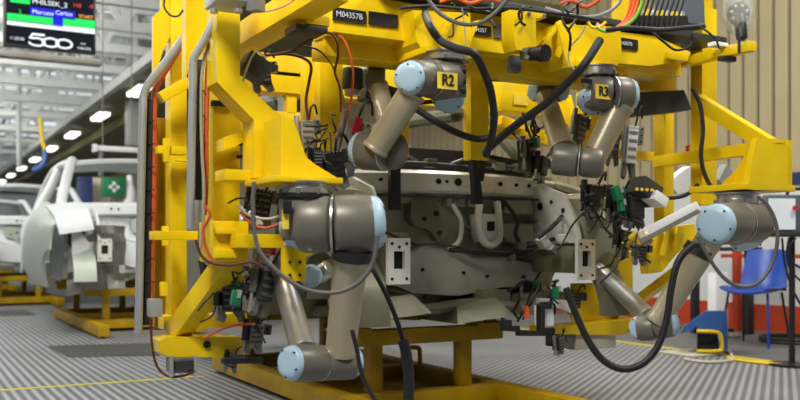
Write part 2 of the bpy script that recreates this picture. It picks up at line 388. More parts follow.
# =====================================================================
# CAR BODIES AND THEIR CARTS
# =====================================================================
def grid(fn, nu, nv, th):
    """thin curved panel: fn(u,v)->point, with real thickness"""
    m = M(); g = [[m.bm.verts.new(fn(i / nu, j / nv)) for j in range(nv + 1)] for i in range(nu + 1)]
    fs = [m.bm.faces.new([g[i][j], g[i + 1][j], g[i + 1][j + 1], g[i][j + 1]]) for i in range(nu) for j in range(nv)]
    bmesh.ops.recalc_face_normals(m.bm, faces=fs)
    bmesh.ops.solidify(m.bm, geom=fs, thickness=th); return m
def disc(m, x, y, z, r, d=.008): m.cyl((x, y, z), (x, y + d, z), r, n=14)
def car(label, white, loc, cat='car body', group='car bodies on the line'):
    t = thing('car_body', label, cat, (0, 0, 0), group)
    b1, b2, b3 = (SHELL, SHELL, FEND) if white else (BODY, BODYL, BODYD)
    hw = .86
    # firewall with a soft pressed shape
    def fw(u, v):
        x = -.76 + 1.52 * u; z = .6 + .56 * v
        y = .52 - .05 * math.exp(-((x + .1) / .28) ** 2) * math.exp(-((z - .86) / .2) ** 2) + (.10 * max(0, .25 - v) * 2)
        y += -.07 * max(0, v - .72) + .03 * math.exp(-((x - .45) / .12) ** 2)
        return V((x, y, z))
    f = grid(fw, 40, 18, .015).build('firewall', b1, t)
    h = M()
    for x, z, r in ((-.52, .98, .018), (-.50, .9, .014), (.02, 1.02, .014), (.03, .93, .02), (.06, .88, .013), (.34, .99, .02), (.36, .92, .03), (.31, .87, .012), (-.36, .95, .012), (.14, 1.05, .012), (.42, 1.04, .012), (-.16, 1.1, .01), (.26, 1.09, .01), (-.62, .87, .02)):
        disc(h, x, fw((x + .76) / 1.52, (z - .6) / .56).y - .012, z, r, .02)
    h.build_each('hole', HOLE, f)
    k = M(); pts = [(-.245, 1.09), (-.19, 1.115), (-.10, 1.10), (-.075, 1.06), (-.08, 1.0), (-.04, .95), (-.045, .90), (-.09, .885), (-.12, .93), (-.16, .95), (-.225, .965), (-.25, 1.0)]
    k.prism([V((x, .41, z)) for x, z in pts], (0, .1, 0)).bev(.012).build('pressed_recess', BODYD if not white else FEND, t)
    h = M(); disc(h, -.10, .402, 1.03, .014); disc(h, -.17, .402, 1.0, .012); disc(h, -.08, .402, .93, .011); h.build_each('hole', HOLE, f)
    # pipe and seam beads
    M().tube([(-.45, .45, 1.07), (-.43, .43, .98), (-.38, .43, .93), (-.2, .41, .86), (-.02, .41, .82)], .007, 6).build('brake_pipe', BRWN if not white else FEND, t)
    M().tube([(.02, .44, 1.08), (.06, .42, 1.0), (.05, .41, .9), (.0, .41, .85), (-.05, .4, .83)], .014, 8).build('pressed_bead', b2, t)
    # centre U bracket
    u = M(); u.tube([(.14, .36, 1.10), (.125, .35, .99), (.14, .34, .90), (.19, .335, .865), (.25, .34, .90), (.26, .35, .99), (.25, .36, 1.10)], .02, 8)
    u.prism([V((x, .35, z)) for x, z in ((.14, 1.03), (.25, 1.03), (.255, .93), (.22, .88), (.17, .88), (.14, .93))], (0, .1, 0))
    cb = u.build('centre_bracket', BODYL if not white else SHELL, t)
    M().span((.18, .343, .94), (.225, .352, .99)).build_each('hole', HOLE, cb)
    # cowl
    def cw(u, v):
        x = -.78 + 1.56 * u
        prof = [(.54, 1.12), (.40, 1.135), (.385, 1.15), (.385, 1.235), (.40, 1.25), (.62, 1.275)]
        q = v * 5; i = min(4, int(q)); fr = q - i
        yy = prof[i][0] * (1 - fr) + prof[i + 1][0] * fr; zz = prof[i][1] * (1 - fr) + prof[i + 1][1] * fr
        return V((x, yy + .12 * (x / .78) ** 2, zz - .02 * (x / .78) ** 2))
    cl = grid(cw, 30, 15, .012).build('cowl', b1 if white else BODYL, t)
    h = M()
    for x, r in ((-.42, .009), (-.36, .008), (-.1, .014), (-.05, .008), (.02, .02), (.3, .012), (.42, .01), (.52, .01)): disc(h, x, .375 + .12 * (x / .78) ** 2, 1.195, r, .012)
    h.build_each('hole', HOLE, cl)
    if not white:
        for x, z, w_, h_ in ((-.55, 1.03, .1, .06), (-.33, .88, .09, .05), (.42, .93, .14, .05), (.45, 1.08, .1, .04), (.1, 1.1, .12, .03), (-.3, 1.11, .1, .03)):
            M().prism([V((x - w_, .43, z - h_)), V((x + w_, .43, z - h_)), V((x + w_ * .85, .43, z + h_)), V((x - w_ * .9, .43, z + h_))], (0, .1, 0)).bev(.018, 3).build('pressed_pad', BODY, t)
        for x, z in ((-.62, 1.06), (-.45, .86), (-.28, .87), (.08, .96), (.3, 1.06), (.38, .87), (.52, 1.0), (.5, .88), (.02, 1.1)):
            M().cyl((x, .36, z), (x, .46, z), .008, n=8).build('stud', DSTEEL, t)
        for k, pts in enumerate(([(.3, .36, 1.1), (.34, .3, 1.0), (.33, .3, .92), (.4, .3, .86), (.55, .25, .9)], [(-.05, .36, .84), (.1, .3, .83), (.25, .3, .82), (.42, .28, .84)], [(.4, .2, .9), (.48, .15, .98), (.56, .2, 1.02)])):
            M().tube(pts, .012, 7).build('wiring_loom', BLK, t)
        for x, y, z, a in ((.36, .3, .86, .05), (.45, .22, .88, .06), (.5, .12, .9, .045), (.42, .1, .84, .05), (.3, .3, .8, .04)):
            M().box((x, y, z), (a, a, a * .8), Matrix.Rotation(x * 9, 3, 'Y')).bev(.006).build('small_bracket', BODYL if x > .44 else DSTEEL, t)
        for pts in ([(-.5, .44, 1.12), (-.5, .43, 1.0), (-.52, .44, .86), (-.6, .45, .82)], [(.1, .42, 1.13), (.09, .41, 1.04), (.1, .4, .96), (.11, .4, .86)], [(.29, .4, 1.1), (.3, .4, 1.0), (.33, .41, .9), (.42, .42, .84)],
                    [(-.7, .41, 1.125), (-.3, .4, 1.115), (.2, .4, 1.115), (.7, .42, 1.12)], [(-.3, .37, .83), (-.2, .36, .87), (0, .36, .855), (.1, .36, .82), (.3, .36, .81), (.5, .36, .79)]):
            M().tube(pts, .006, 6).build('seam_groove', CHAR, t)
        for pts, r_, mm in (([(-.6, .5, 1.27), (-.2, .48, 1.29), (.3, .5, 1.28), (.6, .55, 1.27)], .014, CHAR), ([(-.45, .52, 1.31), (-.3, .5, 1.36), (-.15, .52, 1.31)], .008, DSTEEL), ([(.05, .5, 1.3), (.2, .48, 1.34), (.45, .5, 1.3), (.6, .55, 1.33)], .01, DSTEEL)):
            M().tube(pts, r_, 7).build('wiper_linkage', mm, t)
        for x in (-.36, -.08, .36, .5): M().box((x, .5, 1.3), (.06, .05, .045)).bev(.006).build('dashboard_fitting', DSTEEL if x < 0 else LGREY, t)
        for x, z in ((-.2, .74), (.05, .72), (.2, .7), (-.42, .72)):
            M().cyl((x, .37, z), (x, .39, z), .009, n=12).build('hole', HOLE, t)
        for x0, x1, z in ((-.6, -.25, .5), (-.1, .25, .47), (.3, .6, .5)):
            M().prism([V((x0, .2, z)), V((x1, .2, z + .03)), V((x1 - .05, .3, z + .12)), V((x0 + .06, .3, z + .1))], (0, .4, 0)).bev(.012).build('underfloor_pressing', BODYD, t)
    # underside cross member with a pressed step
    cm = M(); cm.prism([V((x, .38, z)) for x, z in ((-.60, .76), (-.34, .80), (-.2, .86), (.02, .84), (.1, .8), (.3, .8), (.62, .74), (.62, .64), (.3, .64), (.02, .6), (-.25, .62), (-.35, .66), (-.60, .66))], (0, .16, 0)).bev(.03, 4).build('cross_member', BODYM if not white else SHELL, t)
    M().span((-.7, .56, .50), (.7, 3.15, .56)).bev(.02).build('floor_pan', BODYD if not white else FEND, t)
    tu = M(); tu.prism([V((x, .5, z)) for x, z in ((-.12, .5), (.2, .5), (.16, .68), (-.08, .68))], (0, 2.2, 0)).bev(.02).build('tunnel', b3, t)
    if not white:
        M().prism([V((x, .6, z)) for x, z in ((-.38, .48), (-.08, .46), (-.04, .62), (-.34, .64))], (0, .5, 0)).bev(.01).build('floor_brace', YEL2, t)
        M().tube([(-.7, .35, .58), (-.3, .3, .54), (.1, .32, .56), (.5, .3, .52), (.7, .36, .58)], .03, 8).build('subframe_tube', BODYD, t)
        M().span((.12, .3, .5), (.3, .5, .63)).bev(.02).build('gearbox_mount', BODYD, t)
    for s in (-1, 1):
        r = M().prism([V((s * .55 + x, .03, z)) for x, z in ((-.05, .72), (.05, .72), (.06, .79), (.05, .86), (-.05, .86), (-.06, .79))], (0, .55, 0)).bev(.008).build('front_rail', BODYD if not white else SHELL, t)
        pm = M(); W, H = .0575, .105
        for a, b in (((-W, -H), (W, -.035)), ((-W, .045), (W, H)), ((-W, -.035), (-.028, .045)), ((.028, -.035), (W, .045))):
            pm.span((s * .55 + a[0], -.012, .79 + a[1]), (s * .55 + b[0], .012, .79 + b[1]))
        ep = pm.build('end_plate', BODYL, r)
        M().span((s * .55 - .03, .012, .752), (s * .55 + .03, .02, .838)).build('rail_opening', HOLE, ep)
        bo = M()
        for xx, zz in ((-.038, .08), (.038, .08), (-.038, -.08), (.038, -.08), (.0, .065)): disc(bo, s * .55 + xx, -.015, .79 + zz, .007, .01)
        bo.build_each('hole', HOLE, ep)
        # strut tower and inner wing
        def tow(u, v, s=s):
            a = math.pi * (1.0 * u); R = (.155 + .05 * (1 - v)) if v < .85 else .155 - .9 * (v - .85)
            z = .72 + .42 * min(1, v / .85) + (.02 * (v - .85) / .15 if v > .85 else 0)
            return V((s * (.80 - R * math.sin(a) * 1.1), .27 + R * math.cos(a) * 1.1, z))
        tw = grid(tow, 18, 10, .012).build('strut_tower', b1, t)
        M().cyl((s * .70, .27, 1.10), (s * .70, .27, 1.145), .05, .04, n=20, rd=.008).build('strut_cup', b2, tw)
        iw = M().prism([V((s * .57, y, z)) for y, z in ((.07, .88), (.55, .86), (.55, 1.18), (.40, 1.2), (.2, 1.14), (.1, 1.0))], (s * .02, 0, 0)).bev(.006).build('inner_wing', b2, t)
        h = M()
        for y, z, r_ in ((.2, 1.05, .014), (.3, 1.1, .012), (.4, 1.08, .022), (.46, 1.0, .012), (.3, .96, .012)):
            h.cyl((s * .566, y, z), (s * .594, y, z), r_, n=12)
        h.build_each('hole', HOLE, iw)
        M().tube([(s * .68, .02, .98), (s * .74, .2, 1.12), (s * .78, .5, 1.2), (s * .8, .7, 1.25)], .035, 8).build('upper_wing_rail', b1, t)
        ar = M(); arc = [V((s * .62, .3 + .33 * math.cos(a), .5 + .33 * math.sin(a))) for a in [math.pi * k / 14 for k in range(15)]]
        arc2 = [V((s * .62, .3 + .36 * math.cos(a), .5 + .36 * math.sin(a))) for a in [math.pi * k / 14 for k in range(14, -1, -1)]]
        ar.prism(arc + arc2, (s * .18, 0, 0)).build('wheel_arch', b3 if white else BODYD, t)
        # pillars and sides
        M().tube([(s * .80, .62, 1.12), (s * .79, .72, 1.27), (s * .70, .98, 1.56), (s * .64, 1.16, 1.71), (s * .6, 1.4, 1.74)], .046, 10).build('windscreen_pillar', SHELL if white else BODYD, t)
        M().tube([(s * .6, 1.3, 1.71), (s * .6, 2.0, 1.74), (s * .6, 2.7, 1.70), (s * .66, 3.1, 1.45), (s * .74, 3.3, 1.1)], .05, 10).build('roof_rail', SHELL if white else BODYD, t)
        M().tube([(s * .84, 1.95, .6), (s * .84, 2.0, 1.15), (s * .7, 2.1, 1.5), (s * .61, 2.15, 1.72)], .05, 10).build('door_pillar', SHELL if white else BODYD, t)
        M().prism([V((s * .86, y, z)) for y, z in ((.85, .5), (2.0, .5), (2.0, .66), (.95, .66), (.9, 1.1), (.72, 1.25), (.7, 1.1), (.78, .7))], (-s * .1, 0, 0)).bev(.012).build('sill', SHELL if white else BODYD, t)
        def rq(u, v, s=s):
            y = 2.0 + 1.45 * u; lo = .5
            d = (y - 2.75) / .34
            if abs(d) < 1: lo = .5 + .34 * math.sqrt(1 - d * d)
            hi = 1.22 - .12 * u
            z = lo + (hi - lo) * v
            return V((s * (.88 - .1 * max(0, (z - .9)) ** 2 * 4 - .1 * max(0, u - .7)), y, z))
        grid(rq, 24, 8, .02).build('rear_wing', SHELL if white else BODYD, t)
        if white:
            cr = random.Random(3); nz = {}
            def ap(u, v, s=s):
                k = (round(u * 9), round(v * 8))
                if k not in nz: nz[k] = cr.uniform(-.05, .05)
                return V((s * (.36 + .46 * u), .08 + nz[k] + .12 * abs(u - .4), .42 + .6 * v - .16 * max(0, u - .6)))
            grid(ap, 9, 8, .01).build('inner_apron', DSTEEL, t)
            def fe(u, v, s=s):
                y = -.06 + 1.45 * u; lo = .44
                d = (y + .1) / .34
                if abs(d) < 1: lo = .44 + .36 * math.sqrt(1 - d * d)
                hi = 1.06 + .22 * math.sin(min(1, u * 1.25) * math.pi / 2)
                z = lo + (hi - lo) * v
                w = (z - .8) / .5
                return V((s * (1.04 - .13 * w * w - .06 * max(0, .3 - u) ** 2 * 9 - .12 * max(0, v - .8) * 4 * .5), y, z))
            grid(fe, 26, 12, .02).build('fender', FEND, t)
            def hd(u, v, s=s):
                a = -.4 + 1.9 * u
                return V((s * (.66 + .28 * v + .04 * math.sin(a)), -.16 + .22 * u * u + .14 * (1 - v) * .6 + .55 * max(0, u - .5), .98 + .2 * math.sin(u * 1.5) + .08 * u - .05 * v))
            grid(hd, 12, 6, .015).build('wing_top', SHELL, t)
    def wh(u, v):
        x = -.62 + 1.24 * u; k = 1 - (x / .62) ** 2
        return V((x, 1.12 - .1 * k + .16 * v, 1.70 + .045 * k + .03 * v))
    grid(wh, 20, 3, .03).build('windscreen_header', SHELL if white else BODYD, t)
    def rf(u, v):
        x = -.6 + 1.2 * u; k = 1 - (x / .6) ** 2
        return V((x, 1.15 + 1.6 * v, 1.70 + .07 * k + .03 * math.sin(v * math.pi)))
    if white: grid(rf, 16, 10, .012).build('roof', SHELL, t)
    M().prism([V((x, 3.35, z)) for x, z in ((-.74, .55), (.74, .55), (.78, 1.0), (-.78, 1.0))], (0, .06, 0)).bev(.01).build('rear_panel', b3, t)
    if not white:
        M().prism([V((x, .62, z)) for x, z in ((-.74, 1.2), (.74, 1.2), (.72, 1.34), (.3, 1.39), (-.3, 1.39), (-.72, 1.34))], (0, .14, 0)).bev(.03, 3).build('dashboard_panel', BLKP, t)
    M().tube([(-.78, .78, 1.12), (-.3, .74, 1.13), (.3, .74, 1.13), (.78, .78, 1.12)], .035, 10).build('dashboard_beam', BLKP if not white else DSTEEL, t)
    M().tube([(-.74, 3.3, 1.02), (0, 3.38, 1.04), (.74, 3.3, 1.02)], .04, 8).build('tailgate_ledge', b3, t)
    t.location = V(loc); return t
car('bare grey-green car body, its front facing the camera inside the yellow robot frame', False, (2.53, 3.59, 0))
c1 = car('white car body nearest the robot frame, second in the line', True, (2.39, 9.1, 0)); c1.scale = (1.18, 1.1, 1.05)
c2 = copy_tree(c1); c2.location = (1.62, 14.0, 0); c2['label'] = 'white car body just behind the nearest white one, cut by the photo edge'
c3 = copy_tree(c1); c3.location = (1.5, 19.0, 0); c3['label'] = 'white car body farthest back, roof showing above the one before it'

def cart(label, loc):
    t = thing('body_cart', label, 'cart', (0, 0, 0), 'yellow body carts')
    for s in (-1, 1):
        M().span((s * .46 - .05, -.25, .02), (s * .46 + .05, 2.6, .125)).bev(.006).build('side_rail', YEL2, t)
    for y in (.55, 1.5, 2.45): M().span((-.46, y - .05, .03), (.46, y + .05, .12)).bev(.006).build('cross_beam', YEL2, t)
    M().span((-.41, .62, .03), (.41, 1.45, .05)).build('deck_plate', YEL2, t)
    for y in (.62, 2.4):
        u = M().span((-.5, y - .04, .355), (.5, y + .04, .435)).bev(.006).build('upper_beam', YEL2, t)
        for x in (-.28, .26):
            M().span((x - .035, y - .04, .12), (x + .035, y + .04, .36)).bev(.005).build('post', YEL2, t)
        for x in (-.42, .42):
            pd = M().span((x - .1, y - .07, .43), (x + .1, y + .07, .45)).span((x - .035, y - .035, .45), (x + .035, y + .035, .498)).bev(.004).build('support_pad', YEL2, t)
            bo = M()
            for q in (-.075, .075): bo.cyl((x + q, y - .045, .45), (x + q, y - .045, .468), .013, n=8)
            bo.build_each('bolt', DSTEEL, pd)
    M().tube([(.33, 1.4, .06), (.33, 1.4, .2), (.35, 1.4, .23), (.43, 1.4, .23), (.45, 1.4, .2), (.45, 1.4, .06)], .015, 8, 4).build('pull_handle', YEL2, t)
    for s in (-1, 1):
        for y in (-.1, 2.5): M().cyl((s * .46 - .02, y, .035), (s * .46 + .02, y, .035), .034, n=16).build('wheel', BLK, t)
    t.location = V(loc); return t
k1 = cart('yellow cart under the bare car body in the robot frame', (2.38, 3.45, 0))
k2 = copy_tree(k1); k2.location = (2.12, 8.95, 0); k2['label'] = 'yellow cart carrying the nearest white car body'
k3 = copy_tree(k1); k3.location = (1.55, 13.9, 0); k3['label'] = 'yellow cart under the white car body at the left photo edge'
k4 = copy_tree(k1); k4.location = (1.45, 18.9, 0); k4['label'] = 'yellow cart under the farthest white car body'

# =====================================================================
# YELLOW ROBOT FRAME
# =====================================================================
G = thing('overhead_gantry', 'tall yellow overhead frame carrying four robot arms around the bare car body', 'frame', (2.47, 3.5, .4))
def yp(name, m, bw=.004, mt=None): return m.bev(bw).build(name, mt or YEL, G)
# left tower
yp('post', M().front(171, -40, 187, 348, 3.85, .10))
yp('upper_column', M().prismB([(186, -45), (205, -45), (206, 24), (197, 54), (190, 64), (186, 78)], 3.45, .06))
yp('gusset', M().prismB([(154, 16), (162, 8), (162, -45), (186, -45), (186, 14), (176, 26), (163, 50), (154, 84)], 3.86, .04))
yp('tie_bracket', M().beam(PB(160, 98, 3.72), PB(188, 82, 3.72), .05, .045))
yp('tie_bracket', M().front(158, 146, 187, 154, 3.72, .06))
yp('tie_bracket', M().front(155, 231, 198, 240, 3.55, .10))
yp('flange', M().front(164, 138, 170, 162, 3.70, .03)); yp('flange', M().front(163, 226, 169, 246, 3.70, .03)); yp('flange', M().front(161, 282, 168, 296, 3.70, .03))
yp('inner_web', M().front(155, 118, 172, 330, 3.98, .02), mt=YEL2)  # darker yellow paints in the shade behind the tower hoses
yp('post', M().front(213, -40, 240, 262, 3.35, .09))
yp('corner_plate', M().prismB([(205, 40), (216, 18), (216, 262), (204, 262), (205, 200)], 3.47, .04))
yp('robot_bracket', M().prismB([(217, -40), (240, -40), (240, 78), (272, 109), (282, 116), (282, 178), (254, 178), (254, 120), (217, 82)], 3.08, .12))
yp('bracket_plate', M().prismB([(281, 116), (293, 119), (299, 135), (306, 157), (316, 165), (336, 177), (336, 184), (281, 184)], 2.90, .17), .006)
yp('mounting_plate', M().span((PB(268, 180, 2.88).x, 2.82, PB(300, 184, 2.9).z), (PB(336, 180, 2.88).x, 3.12, PB(300, 178, 2.9).z)))
yp('ledge', M().front(225, 170, 282, 181, 3.12, .12))
yp('ledge_rib', M().prismB([(224, 138), (255, 126), (255, 136), (236, 146), (224, 150)], 3.2, .1))
yp('lower_block', M().front(213, 221, 249, 262, 3.18, .18), .008)
yp('block_lip', M().front(216, 229, 238, 234, 3.15, .04)); yp('block_lip', M().front(216, 249, 238, 258, 3.15, .04))
yp('side_bar', M().front(236, 234, 284, 248, 3.10, .07))
yp('brace', M().beam(PB(236, 252, 3.32), PB(176, 334, 3.82), .08, .085))
yp('bottom_beam', M().prismB([(159, 341), (166, 337), (240, 337), (252, 341), (252, 349), (236, 357), (168, 357), (159, 352)], 3.7, .14))
M().cyl(PB(207, 344.5, 3.69), PB(207, 344.5, 3.705), .016, n=16).build('hole', HOLE, G)
yp('bottom_beam', M().span((.98, 3.84, .50), (1.35, 3.95, .56)))
yp('link', M().beam(PB(226, 266, 3.5), PB(243, 283, 3.5), .05, .03))
# header
hx0, hx1 = 1.05, 3.85
yp('header_beam', M().span((1.52, 3.30, 1.72), (3.46, 3.5, 1.885)), .006)
yp('header_flange', M().span((1.53, 3.40, 1.645), (3.2, 3.54, 1.73)), .006)
yp('depth_rail', M().span((1.28, 2.9, 1.73), (1.40, 4.38, 1.83)), .006)
yp('depth_rail', M().beam(PA(753, 46, 3.55), PA(600, 82, 3.55), .055, .05), .006)
yp('rear_header', M().span((1.28, 4.4, 1.66), (3.6, 4.54, 1.86)), .006)
yp('rear_frame_bar', M().front(240, 112, 345, 136, 4.42, .08)); yp('rear_frame_bar', M().front(246, 72, 340, 77, 4.40, .06))
for x0, x1 in ((246, 256), (287, 297), (325, 333)): yp('rear_frame_upright', M().front(x0, 74, x1, 114, 4.42, .06))
yp('inner_post', M().front(320, 48, 343, 180, 3.72, .07)); yp('inner_post', M().front(306, 58, 320, 178, 3.86, .07))
# corner gussets and the two inner robot mounts
def mount(xl, xr, yt, yb, B=3.2, slope=8):
    yp('robot_mount', M().prismB([(xl, yt), (xr, yt + 3), (xr + 2, yb - 10), (xr - 3, yb), (xl + 12, yb), (xl + slope - 4, yb - 12)], B, .2), .006)
    a = PB((xl + xr) / 2 + 3, yb, B)
    yp('mounting_plate', M().span((a.x - .115, B - .03, a.z - .012), (a.x + .115, B + .2, a.z + .02)))
mount(413, 470, 10, 54); mount(557, 620, 24, 67, 3.2, 12)
yp('mount_rib', M().prismB([(436, 52), (452, 14), (455, 14), (440, 53)], 3.17, .03))
yp('mount_rib', M().prismB([(462, 52), (477, 20), (480, 20), (466, 54)], 3.19, .03))
for a, b in (((535, 54), (560, 22)), ((556, 58), (573, 24))): yp('web_rib', M().beam(PB(*a, 3.22), PB(*b, 3.22), .03, .02))
yp('sensor_bracket', M().prismB([(514, 8), (546, 12), (546, 18), (536, 18), (536, 46), (547, 47), (547, 51), (517, 50), (514, 40)], 3.08, .09))
bo = M()
for x, y in ((529, 14), (544, 16)): bo.cyl(PB(x, y, 3.07), PB(x, y, 3.085), .009, n=10)
bo.build_each('bolt', STEEL, G)
yp('end_block', M().prismB([(604, 30), (655, 36), (690, 52), (688, 60), (650, 66), (604, 62)], 3.24, .16), .008)
yp('end_bracket', M().front(308, 15, 330, 25, 3.2, .06)); M().front(296, 25, 328, 31, 3.2, .12).bev(.003).build('slotted_plate', CHAR, G)
yp('end_lip', M().front(668, 52, 688, 60, 3.22, .1))
# name plates with white lettering
def plate(x0, y0, x1, y1, B, s, sz):
    q = M().front(x0, y0, x1, y1, B, .006).build('name_plate', BLKP, G)
    if s:
        p = PB((x0 + x1) / 2, (y0 + y1) / 2, B - .004); text('lettering', s, p, sz, INKW, q, .95)
plate(333, 9, 366, 22, 3.29, 'M04357B', .033); plate(369, 13, 398, 26, 3.29, '', .02); plate(468, 25, 491, 35, 3.29, '504357', .026)
plate(612, 38, 638, 49, 3.232, '-504357/5', .024)
M().front(494, 24, 503, 38, 3.29, .008).build('info_plate', DSTEEL, G); M().front(504, 27, 512, 38, 3.29, .008).build('info_plate', SLATE, G)
M().front(511, 56, 521, 72, 3.2, .03).build('info_plate', SLATE, G)
# hooks that hold the body
yp('hook_post', M().front(471, 62, 489, 160, 3.66, .07)); yp('hook_post', M().front(398, 118, 409, 157, 3.95, .07))
yp('hook_post_flange', M().front(462, 56, 486, 66, 3.62, .12))
def hook(px0, px1, py0, py1, B, fork):
    m = M(); m.front(px0, py0, px1, py1, B, .035)
    if fork:
        m = M(); mid = (px0 + px1) / 2
        m.prismB([(px0 - 1, py0), (px0 + 4, py0), (mid + 1, py0 + 20), (mid + 4, py1), (mid - 4, py1), (mid - 5, py0 + 22)], B, .04)
        m.prismB([(px1 - 4, py0), (px1 + 1, py0), (mid + 4, py0 + 22), (mid - 2, py0 + 22)], B - .001, .038)
    m.bev(.003).build('black_hook', BLKP, G)['label'] = 'black body hook'
hook(391, 401, 154, 210, 3.93, False); hook(473, 486, 159, 204, 3.68, True)
# right tower
yp('post', M().front(702, 8, 717, 205, 3.38, .08)); yp('post', M().front(702, -40, 713, 10, 3.42, .06))
yp('inner_post', M().front(664, 108, 674, 232, 3.72, .08))
yp('inner_post', M().front(638, 60, 676, 92, 3.6, .1)); yp('inner_post', M().front(664, 80, 674, 112, 3.66, .08))
yp('post', M().front(583, 92, 600, 152, 3.95, .06))
yp('side_bar', M().beam(PA(752, 149, 3.58), PA(655, 162, 3.58), .045, .06))
yp('bracket_brace', M().beam(PA(776, 149, 3.56), PA(698, 101, 3.56), .06, .07))
yp('robot_bracket', M().prismA([(722, 192), (722, 183), (736, 170), (743, 158), (746, 143), (757, 139), (768, 146), (768, 190)], 3.52, .03))
yp('bracket_plate', M().prismB([(757, 138), (786, 139), (788, 150), (788, 188), (754, 190), (748, 188), (752, 160)], 2.80, .03))
yp('robot_bracket', M().prismA([(735, 188), (742, 160), (752, 140), (788, 140), (788, 188)], 3.66, .03))
yp('mounting_plate', M().span((3.32, 2.80, PB(740, 193, 3).z), (3.68, 3.12, PB(740, 187, 3).z)))
# right lower members
yp('lower_post', M().front(618, 252, 633, 315, 3.75, .07)); yp('lower_plate', M().front(576, 283, 619, 320, 3.8, .05))
yp('bottom_beam', M().prismB([(546, 327), (575, 325), (640, 318), (640, 330), (620, 335), (546, 334)], 3.7, .14))
yp('lower_brace', M().beam(PB(636, 302, 3.8), PB(690, 262, 3.3), .05, .05))
yp('tool_bracket', M().prismB([(628, 243), (640, 232), (694, 224), (698, 236), (676, 255), (662, 272), (648, 274), (645, 256)], 3.35, .05))
for x0, y0 in ((650, 240), (662, 236), (674, 232)): yp('tool_bracket_rib', M().beam(PB(x0, y0 + 20, 3.33), PB(x0 + 5, y0 - 6, 3.33), .015, .03))
yp('cross_bar', M().front(596, 150, 655, 159, 3.9, .06)); yp('cross_bar', M().front(490, 128, 545, 138, 4.1, .06))
yp('rear_strut', M().beam(PB(500, 120, 4.25), PB(548, 142, 4.25), .05, .06)); yp('rear_plate', M().prismB([(540, 96), (560, 92), (572, 122), (556, 130)], 4.3, .03)); yp('rear_strut', M().beam(PB(566, 96, 4.2), PB(580, 150, 4.2), .05, .04))
yp('valve_housing', M().front(502, 84, 538, 112, 4.0, .12)); M().front(514, 95, 528, 105, 3.99, .01).build('yellow_panel', YTAG, G)
yp('stop_bracket', M().prismB([(286, 247), (313, 247), (313, 254), (306, 257), (305, 281), (286, 281)], 2.98, .05))
bo = M()
for x, y in ((290, 262), (300, 262), (290, 275), (300, 275)): bo.cyl(PB(x, y, 2.97), PB(x, y, 2.985), .006, n=8)
bo.build_each('hole', HOLE, G)
yp('left_wing_plate', M().front(176, 160, 214, 162, 3.6, .02))
# grey guard tubes bent round the towers
for pts, Z in (([(186, 34), (166, 62), (150, 82), (143.5, 95), (143, 110), (141, 200), (138.5, 333)], 3.78), ([(216, 18), (203, 42), (196, 54), (193, 62), (193, 80), (191.5, 150), (190, 229)], 3.22)):
    M().tube([P(x, y, Z) for x, y in pts], 4.1 / 900 * Z, 12, 6).build('guard_tube', LGREY, G)
# black cable ladders next to the guard tubes
m = M()
m.beam(P(149, 100, 3.82), P(146.5, 325, 3.82), .022, .03)
for k in range(9): m.beam(P(144, 120 + 23 * k, 3.8), P(155, 121 + 23 * k, 3.8), .005, .005)
m.build('cable_ladder', BLKP, G)
m = M(); m.beam(P(199, 60, 3.3), P(198, 200, 3.3), .018, .03)
for k in range(5): m.beam(P(193, 90 + 25 * k, 3.26), P(205, 91 + 25 * k, 3.26), .005, .005)
m.build('cable_ladder', BLKP, G)
m = M(); m.front(213, 101, 236, 106, 3.33, .03); m.front(239, 140, 252, 145, 3.3, .03); m.front(239, 155, 252, 158, 3.3, .03); m.build_each('slot', HOLE, G)
# upper cable deck on top of header
M().span((1.7, 3.22, 1.90), (3.7, 3.7, 1.93)).bev(.004).build('cable_deck', CHAR, G)
M().beam(P(397, 105, 4.3), P(470, 98, 4.5), .018, .02).build('cross_rod', BLKP, G)
M().beam(P(486, 78, 4.25), P(560, 80, 4.5), .02, .03).build('cross_rod', BLKP, G)
M().span((1.66, 3.31, 1.888), (3.3, 3.42, 1.945)).bev(.006).build('cable_trunk', BLKP, G)
# suspension struts up to the roof (out of view in the photograph)
for A in (1.15, 3.68): yp('suspension_strut', M().span((A - .05, 3.9, 1.8), (A + .05, 4.0, 4.3)))

# =====================================================================
# ROBOT ARMS
# =====================================================================
def housing(t, name, p0, p1, r, mt=None, rd=None):
    return M().cyl(p0, p1, r, r, 32, rd if rd is not None else r * .22).build(name, mt or TAUPE, t)
def cap(parent, c, d, r, th):
    """domed pale blue joint cover at c, facing d"""
    d = V(d).normalized(); c = V(c)
    o = M().lathe(c - d * .012, c + d * th, [(0, r * .98), (.25, r), (.55, r * .97), (.8, r * .88), (.94, r * .74), (1, r * .5), (1.0, 0)], 32).build('joint_cap', SKY, parent)
    o['label'] = 'pale blue joint cap'
    x = d.orthogonal().normalized(); y = d.cross(x); m = M()
    for k in range(5):
        a = 2 * math.pi * k / 5 + .4; q = c + d * th * .86 + (x * math.cos(a) + y * math.sin(a)) * r * .78
        m.cyl(q - d * .006, q + d * .006, r * .05, n=8)
    m.build_each('screw', BLKP, o); return o
def ring(parent, c, d, r, w=.006, mt=None, name='seal_ring'):
    d = V(d).normalized(); c = V(c); return M().cyl(c - d * w, c + d * w, r, n=32).build(name, mt or STEEL, parent)
def link(t, name, p0, p1, r0, r1, mt=None):
    p0, p1 = V(p0), V(p1); d = (p1 - p0)
    o = M().lathe(p0, p1, [(0, r0 * 1.12), (.03, r0 * 1.12), (.06, r0), (.94, r1), (.97, r1 * 1.1), (1, r1 * 1.1)], 32).build(name, mt or TUBE, t)
    return o
